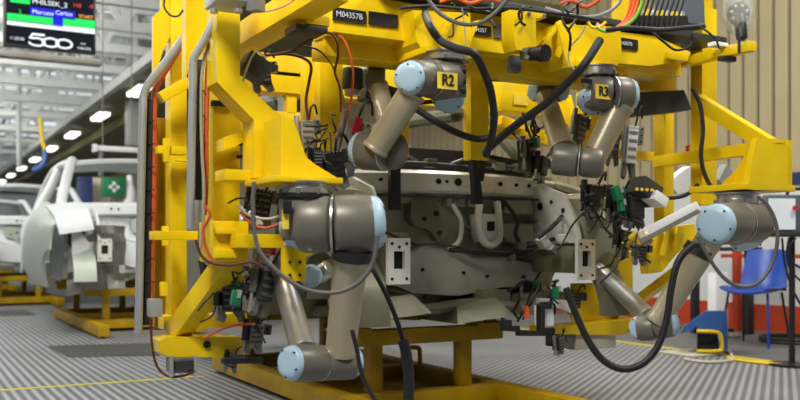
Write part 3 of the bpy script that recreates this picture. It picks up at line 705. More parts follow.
def flange(t, p, r, h=.04):
    o = M().lathe(V(p), V(p) + V((0, 0, h)), [(0, r * .92), (.1, r), (.45, r), (.5, r * .9), (.85, r * .9), (.9, r * 1.02), (1, r * 1.02)], 36).build('base_flange', STEEL, t)
    m = M()
    for k in range(8):
        a = k * math.pi / 4 + .2; q = V(p) + V((math.cos(a), math.sin(a), 0)) * r * .98
        m.cyl(q, q + V((0, 0, h * .4)), .008, n=8)
    m.build_each('bolt', DSTEEL, o); return o
UP = V((0, 0, 1))

# R1, front left
z = 3.12
b = P(303, 195, z)
t = thing('industrial_robot', 'robot arm hanging from the front left yellow bracket, its elbow lowest of all', 'robot arm', b, 'grey robot arms with pale blue caps')
flange(t, b, .09, .045)
ring(t, b - UP * .004, UP, .093, .008, BLKP, 'seal_ring')
hs = housing(t, 'base_joint', b, P(305, 239, z + .01), .085)
cp = cap(hs, P(305, 231, z), P(300, 256, z - .05) - P(306, 238, z), .093, .035)
sh = housing(t, 'shoulder_joint', P(297, 224, z - .01), P(334, 224, z - .02), .100, rd=.03)
s2 = housing(t, 'shoulder_joint', P(332, 224.5, z - .02), P(373, 224, z + .0), .102, rd=.02)
ring(s2, P(333, 224.5, z - .02), P(372, 224, z) - P(334, 224, z), .1035, .004)
cap(s2, P(370, 223, z), P(390, 222, z + .02) - P(350, 224, z), .095, .05)
e0, e1 = P(351, 258, z - .01), P(340, 354, z + .08)
link(t, 'upper_arm', P(354, 235, z - .01), e1, .062, .054)
ring(t, P(352, 254, z - .01), e1 - e0, .071, .018, BLKP, 'collar')
eb = housing(t, 'elbow_joint', P(319, 363, z + .06), P(355, 362, z + .12), .062)
ea = housing(t, 'elbow_joint', P(291, 363, z - .03), P(322, 363, z + .065), .064)
ring(ea, P(319.5, 363, z + .06), P(322, 363, z + .065) - P(291, 363, z - .03), .0645, .003)
cap(ea, P(293, 363, z - .025), P(280, 363, z - .07) - P(291, 363, z - .03), .062, .03)
cap(eb, P(352, 362, z + .11), P(366, 362, z + .15) - P(352, 362, z + .11), .058, .022)
link(t, 'forearm', P(303, 350, z + .12), P(281, 270, z + .35), .046, .042, STEEL)
w = housing(t, 'wrist_joint', P(281, 276, z + .30), P(284, 250, z + .42), .048)
w2 = housing(t, 'wrist_joint', P(298, 281, z + .32), P(316, 277, z + .40), .046)
cap(w2, P(311, 276, z + .28), P(311, 277, z + .1) - P(311, 276, z + .3), .044, .025)
w3 = housing(t, 'tool_flange', P(330, 268, z + .34), P(318, 276, z + .36), .035, STEEL)
M().span(P(282, 229, z - .10), P(289, 210, z - .09)).build('number_label', YTAG, t)
M().span(P(282.5, 214, z - .105), P(292, 201, z - .10)).bev(.003).build('connector', BLKP, t)

# R2, inner left
z = 3.72
b = P(446, 63, z)
t = thing('industrial_robot', 'robot arm marked R2 under the header, arm folded down to the left', 'robot arm', b, 'grey robot arms with pale blue caps')
flange(t, b, .094, .04)
hs = housing(t, 'base_joint', b, P(449, 100, z), .075)
cap(hs, P(448, 98, z), P(444, 106, z - .05) - P(448, 98, z), .07, .025)
sh = housing(t, 'shoulder_joint', P(452, 80, z), P(428, 79, z - .10), .078)
s2 = housing(t, 'shoulder_joint', P(430, 79, z - .10), P(410, 78, z - .20), .072)
ring(s2, P(430, 79, z - .10), P(410, 78, z - .2) - P(430, 79, z - .1), .077, .003)
cap(s2, P(411, 78, z - .2), P(396, 75, z - .42) - P(411, 78, z - .2), .066, .04)
link(t, 'upper_arm', P(412, 92, z - .14), P(375, 150, z - .08), .055, .052)
eb = housing(t, 'elbow_joint', P(361, 150, z + .03), P(386, 151, z - .03), .083)
ring(eb, P(386, 151, z - .03), P(386, 151, z - .03) - P(361, 150, z + .03), .084, .003)
cap(eb, P(362, 150, z + .03), P(352, 149, z + .06) - P(362, 150, z + .03), .078, .03)
ea = housing(t, 'elbow_joint', P(384, 151, z - .02), P(401, 150, z + .03), .08, rd=.035)
link(t, 'forearm', P(392, 140, z + .08), P(378, 86, z + .28), .046, .042)
w = housing(t, 'wrist_joint', P(385, 79, z + .28), P(366, 78, z + .28), .052)
cap(w, P(366, 78, z + .28), P(356, 78, z + .22) - P(366, 78, z + .28), .047, .03)
housing(t, 'wrist_joint', P(353, 68, z + .26), P(352, 90, z + .26), .045, CHAR)
housing(t, 'tool_flange', P(352, 88, z + .26), P(352, 96, z + .26), .034, STEEL)
pc = P(447, 81, z - .17)
q = M().span((pc.x - .045, pc.y - .006, pc.z - .033), (pc.x + .045, pc.y, pc.z + .033)).build('number_label', YTAG, t)
text('lettering', 'R2', pc + V((0, -.008, 0)), .062, INK, q, .85, bold=.0012)
for k, yy in enumerate((70, 80, 90)): M().cyl(P(459, yy, z - .05), P(466, yy, z - .05), .016, n=12).build('cable_gland', BLKP, t)

# R3, inner right
z = 4.16
b = P(598, 77, z)
t = thing('industrial_robot', 'robot arm marked R3 under the header, elbow bent in a V', 'robot arm', b, 'grey robot arms with pale blue caps')
flange(t, b, .088, .045)
hs = housing(t, 'base_joint', b, P(599, 108, z), .07)
cap(hs, P(591, 102, z - .0), P(586, 116, z - .05) - P(596, 101, z), .07, .03)
sh = housing(t, 'shoulder_joint', P(590, 93, z - .02), P(612, 94, z - .03), .082)
s2 = housing(t, 'shoulder_joint', P(611, 94, z - .03), P(628, 95, z - .0), .083)
ring(s2, P(611.5, 94, z - .03), P(632, 95, z) - P(611, 94, z - .03), .084, .003)
cap(s2, P(627, 95, z), P(641, 95, z + .02) - P(627, 95, z), .078, .035)
link(t, 'upper_arm', P(620, 105, z - .01), P(590, 166, z), .062, .056)
eb = housing(t, 'elbow_joint', P(578, 161, z + .0), P(604, 163, z - .02), .073, rd=.03)
ea = housing(t, 'elbow_joint', P(553, 158, z + .03), P(579, 161, z + .0), .077)
ring(ea, P(578.5, 161, z), P(604, 161, z - .02) - P(578, 159, z), .0775, .003)
link(t, 'forearm', P(563, 150, z + .03), P(546, 97, z + .26), .056, .046)
w = housing(t, 'wrist_joint', P(552, 92, z + .30), P(537, 92, z + .32), .056)
cap(w, P(537, 92, z + .32), P(528, 93, z + .26) - P(537, 92, z + .32), .05, .03)
w2 = housing(t, 'wrist_joint', P(552, 92, z + .3), P(562, 92, z + .28), .05)
cap(w2, P(561, 92, z + .28), P(569, 92, z + .24) - P(561, 92, z + .28), .046, .025)
housing(t, 'tool_flange', P(538, 74, z + .4), P(538, 86, z + .4), .034, STEEL)
pc = P(602.5, 92, z - .115)
q = M().span((pc.x - .042, pc.y - .006, pc.z - .032), (pc.x + .042, pc.y, pc.z + .032)).build('number_label', YTAG, t)
text('lettering', 'R3', pc + V((0, -.008, 0)), .06, INK, q, .85, bold=.0012)
M().span(P(581, 83, z - .09), P(592, 79, z - .07)).bev(.003).build('connector', BLKP, t)

# R4, front right
z = 4.2
b = P(737, 205, z)
t = thing('industrial_robot', 'robot arm hanging from the front right yellow bracket, arm reaching down to the left', 'robot arm', b, 'grey robot arms with pale blue caps')
flange(t, b, .10, .055)
hs = housing(t, 'base_joint', b, P(746, 242, z), .085)
cap(hs, P(748, 241, z), P(751, 248, z - .02) - P(748, 241, z), .08, .02)
sh = housing(t, 'shoulder_joint', P(758, 222, z + .02), P(735, 223, z - .10), .096)
s2 = housing(t, 'shoulder_joint', P(738, 223, z - .09), P(716, 224, z - .22), .095)
ring(s2, P(737, 223, z - .09), P(716, 224, z - .22) - P(738, 223, z - .09), .098, .003)
cap(s2, P(717, 224, z - .22), P(702, 225, z - .40) - P(717, 224, z - .22), .09, .04)
link(t, 'upper_arm', P(714, 232, z - .14), P(657, 322, z - .02), .062, .054)
d = P(657, 322, z) - P(714, 232, z - .1)
ring(t, P(699, 251, z - .11), d, .07, .02, BLKP, 'collar')
eb = housing(t, 'elbow_joint', P(655, 327, z + .0), P(673, 323, z - .04), .062)
ea = housing(t, 'elbow_joint', P(638, 328, z + .04), P(656, 327, z), .062)
cap(ea, P(641, 328, z + .03), P(631, 329, z - .03) - P(641, 328, z + .03), .06, .03)
cap(eb, P(672, 323, z - .04), P(683, 322, z - .04) - P(672, 323, z - .04), .058, .025)
link(t, 'forearm', P(649, 318, z + .06), P(594, 266, z + .62), .046, .042, STEEL)
housing(t, 'wrist_joint', P(599, 270, z + .62), P(588, 254, z + .7), .044)
housing(t, 'tool_flange', P(585, 262, z + .72), P(578, 258, z + .74), .034, STEEL)

# =====================================================================
# HOSES AND CABLES
# =====================================================================
def hose(label, pts, Z, d, m, name='hose', ribs=0, group=None, clips=0):
    """pts: (px, py[, dz]); d = thickness in pixels at depth Z"""
    w = [P(p[0], p[1], Z + (p[2] if len(p) > 2 else 0)) for p in pts]
    r = d / 2 / 900 * Z
    o = M().tube(w, r, 10, 8 if ribs == 0 else 14, ribs).build(name, m)
    tag(o, label, 'hose' if 'hose' in name else 'cable', group)
    return o
hose('thick black hose hanging from the header between the R2 arm and the yellow hook post', [(424, 8, .3), (428, 22, -.3), (440, 40, -.34), (456, 48, -.36), (474, 54, -.36), (484, 72, -.3), (491, 92, -.2), (494, 118, -.1), (491, 140, 0), (486, 156, .05)], 3.7, 7.5, BLK)
hose('grey hose looping along the top of the header beam', [(424, -8), (436, 10), (455, 22), (476, 24), (494, 14), (512, -6)], 3.3, 4.2, GREYH)
hose('thick black hose running diagonally from the R3 mount down to the hook post', [(600, 40, -.3), (586, 62, -.35), (572, 78, -.3), (545, 104, -.2), (520, 122, -.1), (500, 138, 0), (484, 153, .05)], 4.0, 8, BLK)
hose('black hose sagging from the R2 arm across to the hook post', [(404, 100), (418, 110), (440, 124), (460, 134), (478, 139), (492, 137)], 3.9, 7, BLK)
hose('long grey hose looping under the front left robot shoulder', [(254, 182), (253, 205), (255, 235), (262, 255), (283, 276), (305, 289), (330, 293), (352, 287), (369, 271), (376, 250), (377, 236)], 2.86, 4.4, GREYH)
hose('black hose hanging in front of the left cart post', [(372, 268), (384, 290), (396, 318), (404, 345), (409, 372), (408, 405)], 3.4, 5, BLK)
M_ = hose('black hose trailing down behind the front left elbow', [(352, 330), (357, 350), (362, 375), (372, 395), (382, 408)], 3.0, 4.5, BLK)
hose('large black hose looping down to the floor left of the front right robot', [(566, 288), (575, 312), (588, 340), (603, 360), (622, 369), (642, 364), (658, 346), (667, 318), (671, 290), (678, 262), (692, 246), (704, 244)], 3.85, 7.2, BLK)
hose('grey hose looping below the front right robot beside the blue chair', [(698, 236), (708, 256), (722, 276), (738, 286), (756, 284), (770, 268), (777, 245), (776, 224), (768, 206), (757, 196)], 3.75, 4, GREYH)
hose('black hose down the front of the right yellow post', [(692, 88), (700, 105), (703, 130), (701, 155), (705, 175), (714, 190), (724, 193)], 4.3, 4.4, BLK)
hose('black hose sagging between the two right posts', [(640, 186), (652, 194), (668, 198), (686, 195), (698, 184)], 4.5, 4, BLK)
hose('orange corrugated hose along the back left tower post', [(183, 42), (172, 60), (161, 78), (155, 92), (154, 110), (154, 160), (153, 220), (151, 270), (150, 325)], 3.84, 6, ORNG, ribs=1)
hose('orange corrugated hose along the front left tower post', [(214, 34), (209, 60), (207, 90), (206, 140), (206, 185), (204, 215)], 3.28, 5, ORNG, ribs=1)
hose('beige cable beside the front left guard tube', [(209, 42), (203, 66), (201, 100), (202, 150), (204, 190), (203, 225), (200, 250)], 3.25, 3.4, BEIGE, 'cable')
hose('orange cable bunch end curling at the front left tower', [(205, 206), (210, 214), (207, 222), (203, 230), (206, 248), (214, 262)], 3.2, 3, ORNG, 'cable')
hose('dark red cable drooping below the left tower block', [(196, 240), (201, 255), (212, 263), (232, 265), (252, 262), (264, 268)], 3.1, 3, BRWN, 'cable')
hose('brown cable with orange stripe dropping below the left bottom beam', [(151, 318), (152, 345), (157, 366), (168, 376), (182, 376), (196, 371)], 3.7, 2.6, BRWN, 'cable')
hose('brown cable running from the left depth rail to the inner left post', [(318, 35), (306, 42), (292, 50), (276, 54), (262, 55)], 3.6, 2.6, BRWN, 'cable')
hose('brown cable looping down beside the left inner post', [(262, 56), (285, 54), (303, 58), (311, 66), (309, 82), (306, 100), (308, 120)], 3.75, 3, BRWN, 'cable')
hose('red-brown cable hooking from the header to the R2 wrist', [(316, 35), (330, 33), (337, 42), (338, 56), (335, 72), (340, 88), (341, 112)], 3.6, 2.6, BRWN, 'cable')
hose('orange cable hanging by the R2 wrist tool', [(330, 33), (342, 38), (349, 52), (353, 72), (352, 92), (350, 110)], 3.65, 2.4, ORNG, 'cable')
hose('thin brown cable arching under the left depth rail', [(302, 46), (318, 50), (330, 62), (336, 74)], 3.62, 1.8, BRWN, 'cable')
for i, (dx, m, nm) in enumerate(((0, ORNGC, 'orange'), (4, ORNGC, 'orange'), (8, ORNGC, 'orange'), (12, GRNC, 'green'))):
    hose(['orange cable leftmost of the bunch over the right end of the header', 'orange cable second of the bunch over the right end of the header', 'orange cable third of the bunch over the right end of the header', 'lime green cable beside the orange bunch over the header'][i],
         [(632 + dx, -10), (630 + dx * .9, 6), (625 + dx * .7, 20), (616 + dx * .4, 28), (606, 29 + i * .8), (596, 24 + i)], 3.95 - .02 * i, 3.6, m, 'cable', group='coloured cables over the header')
hose('yellow cable curling out above the R3 mount', [(588, 22), (592, 27), (600, 27), (606, 22)], 3.9, 3.2, YEL, 'cable')
hose('pale grey hose curving above the R3 mount', [(624, -10), (618, 4), (606, 13), (588, 17), (566, 14), (545, 8)], 3.75, 3.6, LGREY)
hose('red cable lying along the header top in the middle', [(560, 4), (572, 1), (585, 7), (596, 2), (604, -6)], 4.0, 4, ORNG, 'cable')
hose('orange cable lying along the header top above the R2 mount', [(440, 2), (455, -2), (470, 3), (486, -1), (500, 1)], 3.5, 3.6, ORNGC, 'cable')
for i in range(9):
    x = 640 + i * 5
    hose('black cable in the row looping into the grey control box, ' + ['first', 'second', 'third', 'fourth', 'fifth', 'sixth', 'seventh', 'eighth', 'ninth'][i] + ' from left',
         [(x - 4, 30), (x - 2, 18), (x + 2, 6), (x + 6, -8)], 3.9 + .02 * (i % 3), 2.2, BLK, 'cable', group='black cables at the control box')
hose('black cable bundle along the header under the control box', [(606, 30), (630, 28), (660, 30), (684, 28), (704, 26)], 3.75, 5, BLK, 'cable')
hose('black cable arching from the control box over the right post', [(698, 26), (708, 32), (716, 40), (719, 48)], 3.7, 2, BLK, 'cable')
hose('black cable sagging onto the right end of the header', [(652, 32), (664, 42), (676, 50), (690, 46), (692, 34)], 3.8, 2.6, BLK, 'cable')
hose('thin grey cable curving down from the sensor bracket to the R3 mount', [(586, 25), (580, 36), (570, 48), (569, 62), (576, 72)], 3.85, 1.5, LGREY, 'cable')
hose('thin white cable hanging behind the R2 mount', [(462, 8), (464, 24), (466, 44)], 3.55, 1.3, LGREY, 'cable')
hose('black air line lying along the header top edge', [(400, 8), (430, 6), (470, 9), (510, 8), (560, 14), (600, 20)], 3.62, 3.4, BLK)
hose('pink cable over the top left of the frame', [(252, 12), (268, 11), (284, 6), (296, -2)], 3.1, 2, mat('pink_cable', (206, 128, 110), .5), 'cable')
hose('black cable looping under the upper left column', [(166, -6), (164, 6), (170, 15), (178, 16), (183, 10)], 3.3, 2, BLK, 'cable')
hose('orange cables below the front left bracket, upper one', [(238, 206), (250, 216), (268, 219), (283, 215)], 3.15, 3, BEIGE, 'cable')
hose('rust-coloured cable below the front left bracket', [(240, 212), (252, 224), (266, 228), (283, 222)], 3.16, 3, ORNG, 'cable')
hose('red cable running to the lower left tool', [(205, 338), (220, 330), (236, 325), (252, 324)], 3.5, 2.4, ORNG, 'cable')
hose('black cable bowing in front of the lower left tool', [(200, 322), (212, 316), (216, 304), (215, 292)], 3.4, 1.8, BLK, 'cable')
# thicker sleeves
tag(M().tube([P(403, 340, 3.38), P(407, 358, 3.38), P(409, 380, 3.38), P(408, 405, 3.38)], .021, 12).build('hose_sleeve', BLK), 'thick black sleeve at the lower end of the hose before the cart post', 'sleeve')

# =====================================================================
# TOOLING AND SMALL EQUIPMENT
# =====================================================================
def tool(name, label, px, py, Z, s, seed, body=BLKP, accent=DSTEEL, conn=None, tall=1., cat='tool', group='handling tools on the robot frame'):
    """a compact gripping unit: body, valve block with ports, air cylinder with rod, jaw plates, connector"""
    r = random.Random(seed); c = P(px, py, Z)
    t = thing(name, label, cat, c - UP * s * .5 * tall, group)
    rot = Matrix.Rotation(r.uniform(-.5, .5), 3, 'Z') @ Matrix.Rotation(r.uniform(-.25, .25), 3, 'Y')
    def at(x, y, z): return c + rot @ V((x * s, y * s, z * s * tall))
    b = M().box(c, (s * .42, s * .4, s * .6 * tall), rot).bev(s * .03).build('body', body, t)
    m = M()
    for k in range(4): m.box(at(0, -.205, -.2 + .13 * k), (s * .34, s * .02, s * .05 * tall), rot)
    m.build_each('cooling_rib', accent, b)
    v = M().box(at(.33, -.05, .16), (s * .24, s * .3, s * .3 * tall), rot).bev(s * .02).build('valve_block', accent, t)
    m = M()
    for k in range(3): m.cyl(at(.33, -.2, .06 + .1 * k), at(.33, -.26, .06 + .1 * k), s * .035, n=10)
    m.build_each('port', BLKP if accent is not BLKP else STEEL, v)
    cy = M().cyl(at(-.3, -.04, .42), at(-.3, -.04, -.2), s * .09, n=18, rd=s * .02).build('air_cylinder', (BEIGE if body is BEIGE else STEEL if body is WHT else DSTEEL if r.random() < .35 else BLKP), t)
    M().cyl(at(-.3, -.04, -.2), at(-.3, -.04, -.52), s * .045, n=12).build('rod', STEEL, cy)
    for k in (-1, 1):
        M().prism([at(x, -.1 + .02 * k, z) for x, z in ((.06 * k - .1, -.28), (.24 * k, -.28), (.3 * k, -.5), (.16 * k, -.56), (.1 * k, -.44))], rot @ V((0, s * .2, 0))).build('jaw', DSTEEL, t)
    if conn: M().box(at(.05, -.28, .2), (s * .2, s * .14, s * .26 * tall), rot).bev(s * .02).build('connector', conn, t)
    M().tube([at(.05, -.2, .3), at(.1, -.32, .55), at(.28, -.2, .62), at(.42, 0, .45)], s * .035, 7, 5).build('lead', BLK, t)
    m = M()
    for k in range(5): m.cyl(at(-.16 + .08 * k, -.21, .27), at(-.16 + .08 * k, -.235, .27), s * .022, n=8)
    m.build_each('bolt', STEEL, b)
    return t
T = tool
# left side
T('gripper_unit', 'black tool block with leads behind the front left robot base', 262, 203, 3.42, .17, 1, BLKP, DSTEEL)
T('gripper_unit', 'grey upright tool block below the front left bar', 262, 282, 3.42, .17, 2, CHAR, DSTEEL, tall=1.4)
T('gripper_unit', 'dark tool with a green connector below the diagonal brace', 232, 296, 3.6, .19, 3, BLKP, DSTEEL, GRN)
T('gripper_unit', 'small black tool between the brace and the yellow link', 214, 272, 3.7, .14, 4, BLKP, DSTEEL)
T('gripper_unit', 'pale tool head above the left bottom beam end', 254, 334, 3.6, .14, 5, DSTEEL, CHAR)
T('gripper_unit', 'pinkish tool head right of the yellow tower block', 262, 254, 3.36, .11, 6, BEIGE, RED)
T('gripper_unit', 'dark tool at the top of the inner left post', 262, 74, 3.9, .15, 41, CHAR, STEEL)
T('gripper_unit', 'black tool left of the R2 elbow', 333, 165, 3.75, .19, 7, BLKP, BLKP)
T('gripper_unit', 'beige tool head hanging from the R2 wrist', 350, 140, 3.9, .17, 8, BEIGE, BEIGE, RED, tall=1.7)
T('gripper_unit', 'beige slim tool left of the inner left post', 306, 135, 3.75, .13, 9, BEIGE, DSTEEL, tall=1.5)
T('gripper_unit', 'small dark tool beside the bracket edge under the inner post', 316, 158, 3.7, .10, 10, BLKP, STEEL)
# right side
T('gripper_unit', 'black tool under the R3 elbow', 592, 196, 4.75, .2, 11, BLKP, BLKP)
T('gripper_unit', 'black tool with a green connector right of the R3 elbow', 617, 202, 4.5, .19, 12, BLKP, DSTEEL, GRN)
T('gripper_unit', 'white slim tool hanging right of the R3 shoulder', 630, 145, 4.5, .13, 13, WHT, STEEL, tall=2.4)
T('gripper_unit', 'grey slim tool left of the white hanging tool', 614, 140, 4.55, .11, 14, DSTEEL, STEEL, tall=2.2)
T('gripper_unit', 'dark tool with leads above the right end plate', 612, 228, 4.9, .2, 15, BLKP, BLKP)
T('gripper_unit', 'black tool over the yellow triangular tool bracket', 634, 208, 4.4, .18, 16, CHAR, BLKP)
T('gripper_unit', 'black tool left of the yellow triangular bracket', 622, 240, 4.7, .17, 17, BLKP, DSTEEL)
T('gripper_unit', 'small grey tool near the front right robot cap', 640, 252, 4.4, .12, 18, DSTEEL, BLKP)
T('gripper_unit', 'black tool below the right front rail', 528, 290, 4.95, .18, 19, BLKP, BLKP, GRN)
T('gripper_unit', 'dark tool with an orange plug under the bare car floor', 512, 302, 4.9, .13, 20, BLKP, DSTEEL)
T('gripper_unit', 'dark tool beside the white stepped block', 574, 300, 4.9, .14, 21, CHAR, DSTEEL)
T('gripper_unit', 'dark tool in the windscreen opening near the green connector', 527, 150, 5.0, .2, 22, BLKP, BLKP, GRN)
T('gripper_unit', 'black tool behind the R3 elbow on the left', 540, 166, 5.0, .17, 23, BLKP, BLKP)
T('gripper_unit', 'grey tool between the R3 arms', 578, 128, 4.75, .15, 24, DSTEEL, BLKP, tall=1.5)
T('gripper_unit', 'small tool just under the left bottom beam', 232, 360, 3.8, .1, 25, BLKP, DSTEEL)
T('gripper_unit', 'small black tool under the right bottom beam', 558, 343, 4.5, .11, 26, BLKP, DSTEEL)
def tangle(label, group, cx, cy, w_, h_, Z, n, seed, m=BLK, d=2.2):
    r = random.Random(seed)
    for k in range(n):
        x0, y0 = cx + r.uniform(-w_, w_), cy + r.uniform(-h_, h_); pts = []
        dx, dy = r.uniform(-6, 6), r.uniform(2, 9)
        for q in range(5):
            pts.append((x0, y0, r.uniform(-.06, .06))); x0 += dx + r.uniform(-5, 5); y0 += dy + r.uniform(-7, 6)
        hose(label, pts, Z + r.uniform(-.08, .08), d * r.uniform(.7, 1.2), m, 'cable', group=group)
tangle('thin black lead in the tangle between the R3 elbow and the right end plate', 'leads around the right tools', 598, 195, 22, 30, 4.42, 16, 5)
tangle('thin black lead in the tangle left of the yellow triangular bracket', 'leads beside the triangular bracket', 628, 225, 12, 22, 4.3, 10, 8)
tangle('thin black lead in the tangle below the right front rail', 'leads below the right front rail', 535, 288, 22, 8, 4.6, 10, 9)
tangle('thin dark lead in the tangle below the diagonal brace', 'leads below the diagonal brace', 240, 290, 18, 22, 3.4, 10, 11, BLK, 2)
tangle('thin black lead in the tangle behind the front left robot base', 'leads behind the front left robot base', 256, 200, 10, 8, 3.3, 7, 12)
tangle('thin black lead lying across the middle of the header top', 'leads on the header top', 520, 6, 70, 5, 3.7, 12, 13, BLK, 2.6)
tangle('thin black lead in the tangle left of the R2 elbow', 'leads left of the R2 elbow', 332, 130, 8, 22, 3.7, 7, 14)
tangle('thin dark lead hanging between the hook post and the R3 arm', 'leads between the hook post and R3', 528, 120, 20, 14, 4.6, 8, 15)
for k, (px, py, Z, sz, lab) in enumerate(((617, 193, 4.2, .06, 'bright green plug right of the R3 elbow, the upper one'), (621, 206, 4.22, .045, 'smaller green plug just below the bright green one right of the R3 elbow'), (556, 293, 4.5, .05, 'green plug below the right front rail'), (236, 298, 3.25, .05, 'green plug on the dark tool below the diagonal brace'))):
    t = thing('terminal_plug', lab, 'plug', P(px, py, Z))
    M().box(P(px, py, Z), (sz * .7, sz * .5, sz * 1.1), Matrix.Rotation(-.4 + .2 * k, 3, 'Y')).bev(.004).build('housing', GRN, t)
    M().box(P(px + 2.5, py - 4, Z), (sz * .3, sz * .52, sz * .6), Matrix.Rotation(-.4 + .2 * k, 3, 'Y')).bev(.002).build('latch', LGREY, t)
# stepped white block with black bracket
c = P(546, 318, 4.5)
t = thing('fixture_block', 'white block in a stepped black bracket below the right front rail', 'fixture', c, None)
M().prismB([(540, 306), (553, 304), (554, 326), (541, 326)], c.y, .05).bev(.003).build('block', WHT, t)
M().prismB([(504, 320), (512, 320), (512, 326), (520, 326), (520, 330), (540, 331), (540, 305), (544, 302), (552, 302), (552, 309), (545, 309), (545, 328), (555, 328), (555, 336), (519, 336), (519, 332), (504, 331)], c.y - .02, .03).bev(.002).build('bracket', BLKP, t)
tag(M().prismB([(541, 298), (566, 300), (574, 309), (571, 313), (560, 308), (541, 304)], c.y + .1, .04).bev(.004).build('guide_piece', WHT), 'white curved guide piece above the stepped black bracket', 'guide')
tag(M().cyl(P(527, 318, 4.55), P(526, 306, 4.55), .016, .012, 12).build('plug', ORNGC), 'bright orange plug beside the stepped black bracket', 'plug')
# slanted white rail tool
t = thing('linear_rail', 'white slanted linear rail above the yellow triangular bracket', 'rail', P(665, 222, 4.25))
M().beam(P(641, 236, 4.3), P(699, 206, 4.2), .055, .05).bev(.006).build('body', WHT, t)
M().beam(P(642, 241, 4.26), P(699, 211, 4.16), .02, .02).build('slide', DSTEEL, t)
M().lathe(P(640, 240, 4.3), P(650, 235, 4.28), [(0, .03), (.2, .04), (.8, .04), (1, .03)], 20).build('end_cap', BEIGE, t)
t = thing('laser_sensor', 'dark grey sensor box on a white holder right of the green connector', 'sensor', P(648, 190, 4.35))
M().box(P(645, 190, 4.35), (.13, .1, .085), Matrix.Rotation(.45, 3, 'Y')).bev(.008).build('case', CHAR, t)
M().box(P(655, 199, 4.34), (.09, .09, .05), Matrix.Rotation(.45, 3, 'Y')).bev(.006).build('holder', WHT, t)
m = M()
for k in range(4): m.cyl(P(637 + 5 * k, 189 + k * .3, 4.27), P(637 + 5 * k, 189 + k * .3, 4.29), .008, n=8)
m.build_each('indicator', YTAG, t)
M().prismB([(676, 176), (690, 166), (697, 172), (697, 190), (678, 194), (672, 186)], 4.0, .06).bev(.005).build('cover_panel', WHT, G)['label'] = 'white cover panel'
M().prismB([(719, 180), (727, 164), (733, 172), (733, 178), (722, 184)], 3.5, .05).bev(.004).build('cover_panel', LGREY, G)['label'] = 'pale grey cover panel'
p = P(690, 149, 4.9)
t = thing('warning_tag', 'small pink and white tag behind the right horizontal bar', 'tag', p)
M().box(p, (.055, .012, .04), Matrix.Rotation(-.15, 3, 'Y')).bev(.002).build('tag_plate', RED, t); M().box(p + V((.003, -.008, 0)), (.032, .004, .026), Matrix.Rotation(-.15, 3, 'Y')).build('white_field', WHT, t)
# dark flat box behind the R3 cap
p0, p1 = P(638, 95, 4.75), P(690, 112, 4.75)
tag(M().prismB([(638, 92), (684, 90), (692, 110), (636, 116)], 3.42, .12).bev(.006).build('dark_enclosure', CHAR), 'dark grey flat enclosure right of the R3 shoulder cap', 'enclosure')
# grey control box on the header
t = thing('control_box', 'slate grey control box on top of the right end of the header', 'control box', PB(694, 26, 3.3))
M().prismB([(683, -30), (703, -30), (705, 26), (685, 24)], 3.3, .2).bev(.008).build('case', SLATE, t)
M().prismB([(682, 22), (706, 25), (706, 28), (682, 26)], 3.28, .24).build('base_plate', BLKP, t)
# terminal rail between cables
tag(M().beam(P(628, 22, 3.98), P(684, 22, 4.2), .05, .05).bev(.004).build('terminal_rail', BLKP), 'black terminal rail below the row of black cables', 'rail')
m = thing('terminal_strip', 'row of pale terminals beneath the control box cables', 'terminals', P(650, 16, 4.15))
for k in range(8): M().box(P(632 + 7 * k, 14 + .5 * k, 4.1 + .02 * k), (.02, .03, .05)).bev(.003).build('terminal', LGREY if k % 2 else YEL, m)
# black objective unit under the sensor bracket
c = P(545, 53, 3.82)
t = thing('vision_camera', 'black camera with a cylindrical lens under the yellow sensor bracket', 'camera', c)
M().box(P(530, 54, 3.84), (.06, .07, .045)).bev(.005).build('body', DSTEEL, t)
M().lathe(P(532, 54, 3.8), P(546, 53, 3.74), [(0, .03), (.5, .03), (.55, .036), (1, .036)], 20).build('lens', BLKP, t)
m = M()
for x, y in ((524, 50), (527, 57), (534, 49)): m.cyl(P(x, y, 3.76), P(x, y, 3.79), .009, n=10)
m.build_each('screw', STEEL, t)
# top left pneumatic cylinder pair
t = thing('pneumatic_cylinder', 'white pneumatic cylinder lying on top of the left post', 'cylinder', P(228, 4, 3.05))
M().span(P(204, 10, 3.1), P(250, -10, 3.0)).bev(.006).build('barrel', LGREY, t)
M().beam(P(250, 6, 3.02), P(262, 5, 3.0), .04, .04).build('rod_end', STEEL, t)
m = M()
for x in (214, 238): m.cyl(P(x, 9, 2.98), P(x, 13, 2.98), .014, n=12)
m.build_each('fitting', STEEL, t)
t = thing('wired_camera', 'dark grey camera box in a bent wire guard right of the left post', 'camera', P(254, 70, 3.8))
M().box(P(254, 68, 3.5), (.10, .09, .085), Matrix.Rotation(.5, 3, 'Y')).bev(.006).build('body', CHAR, t)
M().tube([P(243, 82, 3.42), P(248, 66, 3.42), P(256, 52, 3.42), P(266, 58, 3.42)], .004, 6).build('guard_wire', STEEL, t)
M().box(P(270, 67, 3.55), (.05, .05, .018), Matrix.Rotation(.2, 3, 'Y')).build('visor', CHAR, t)
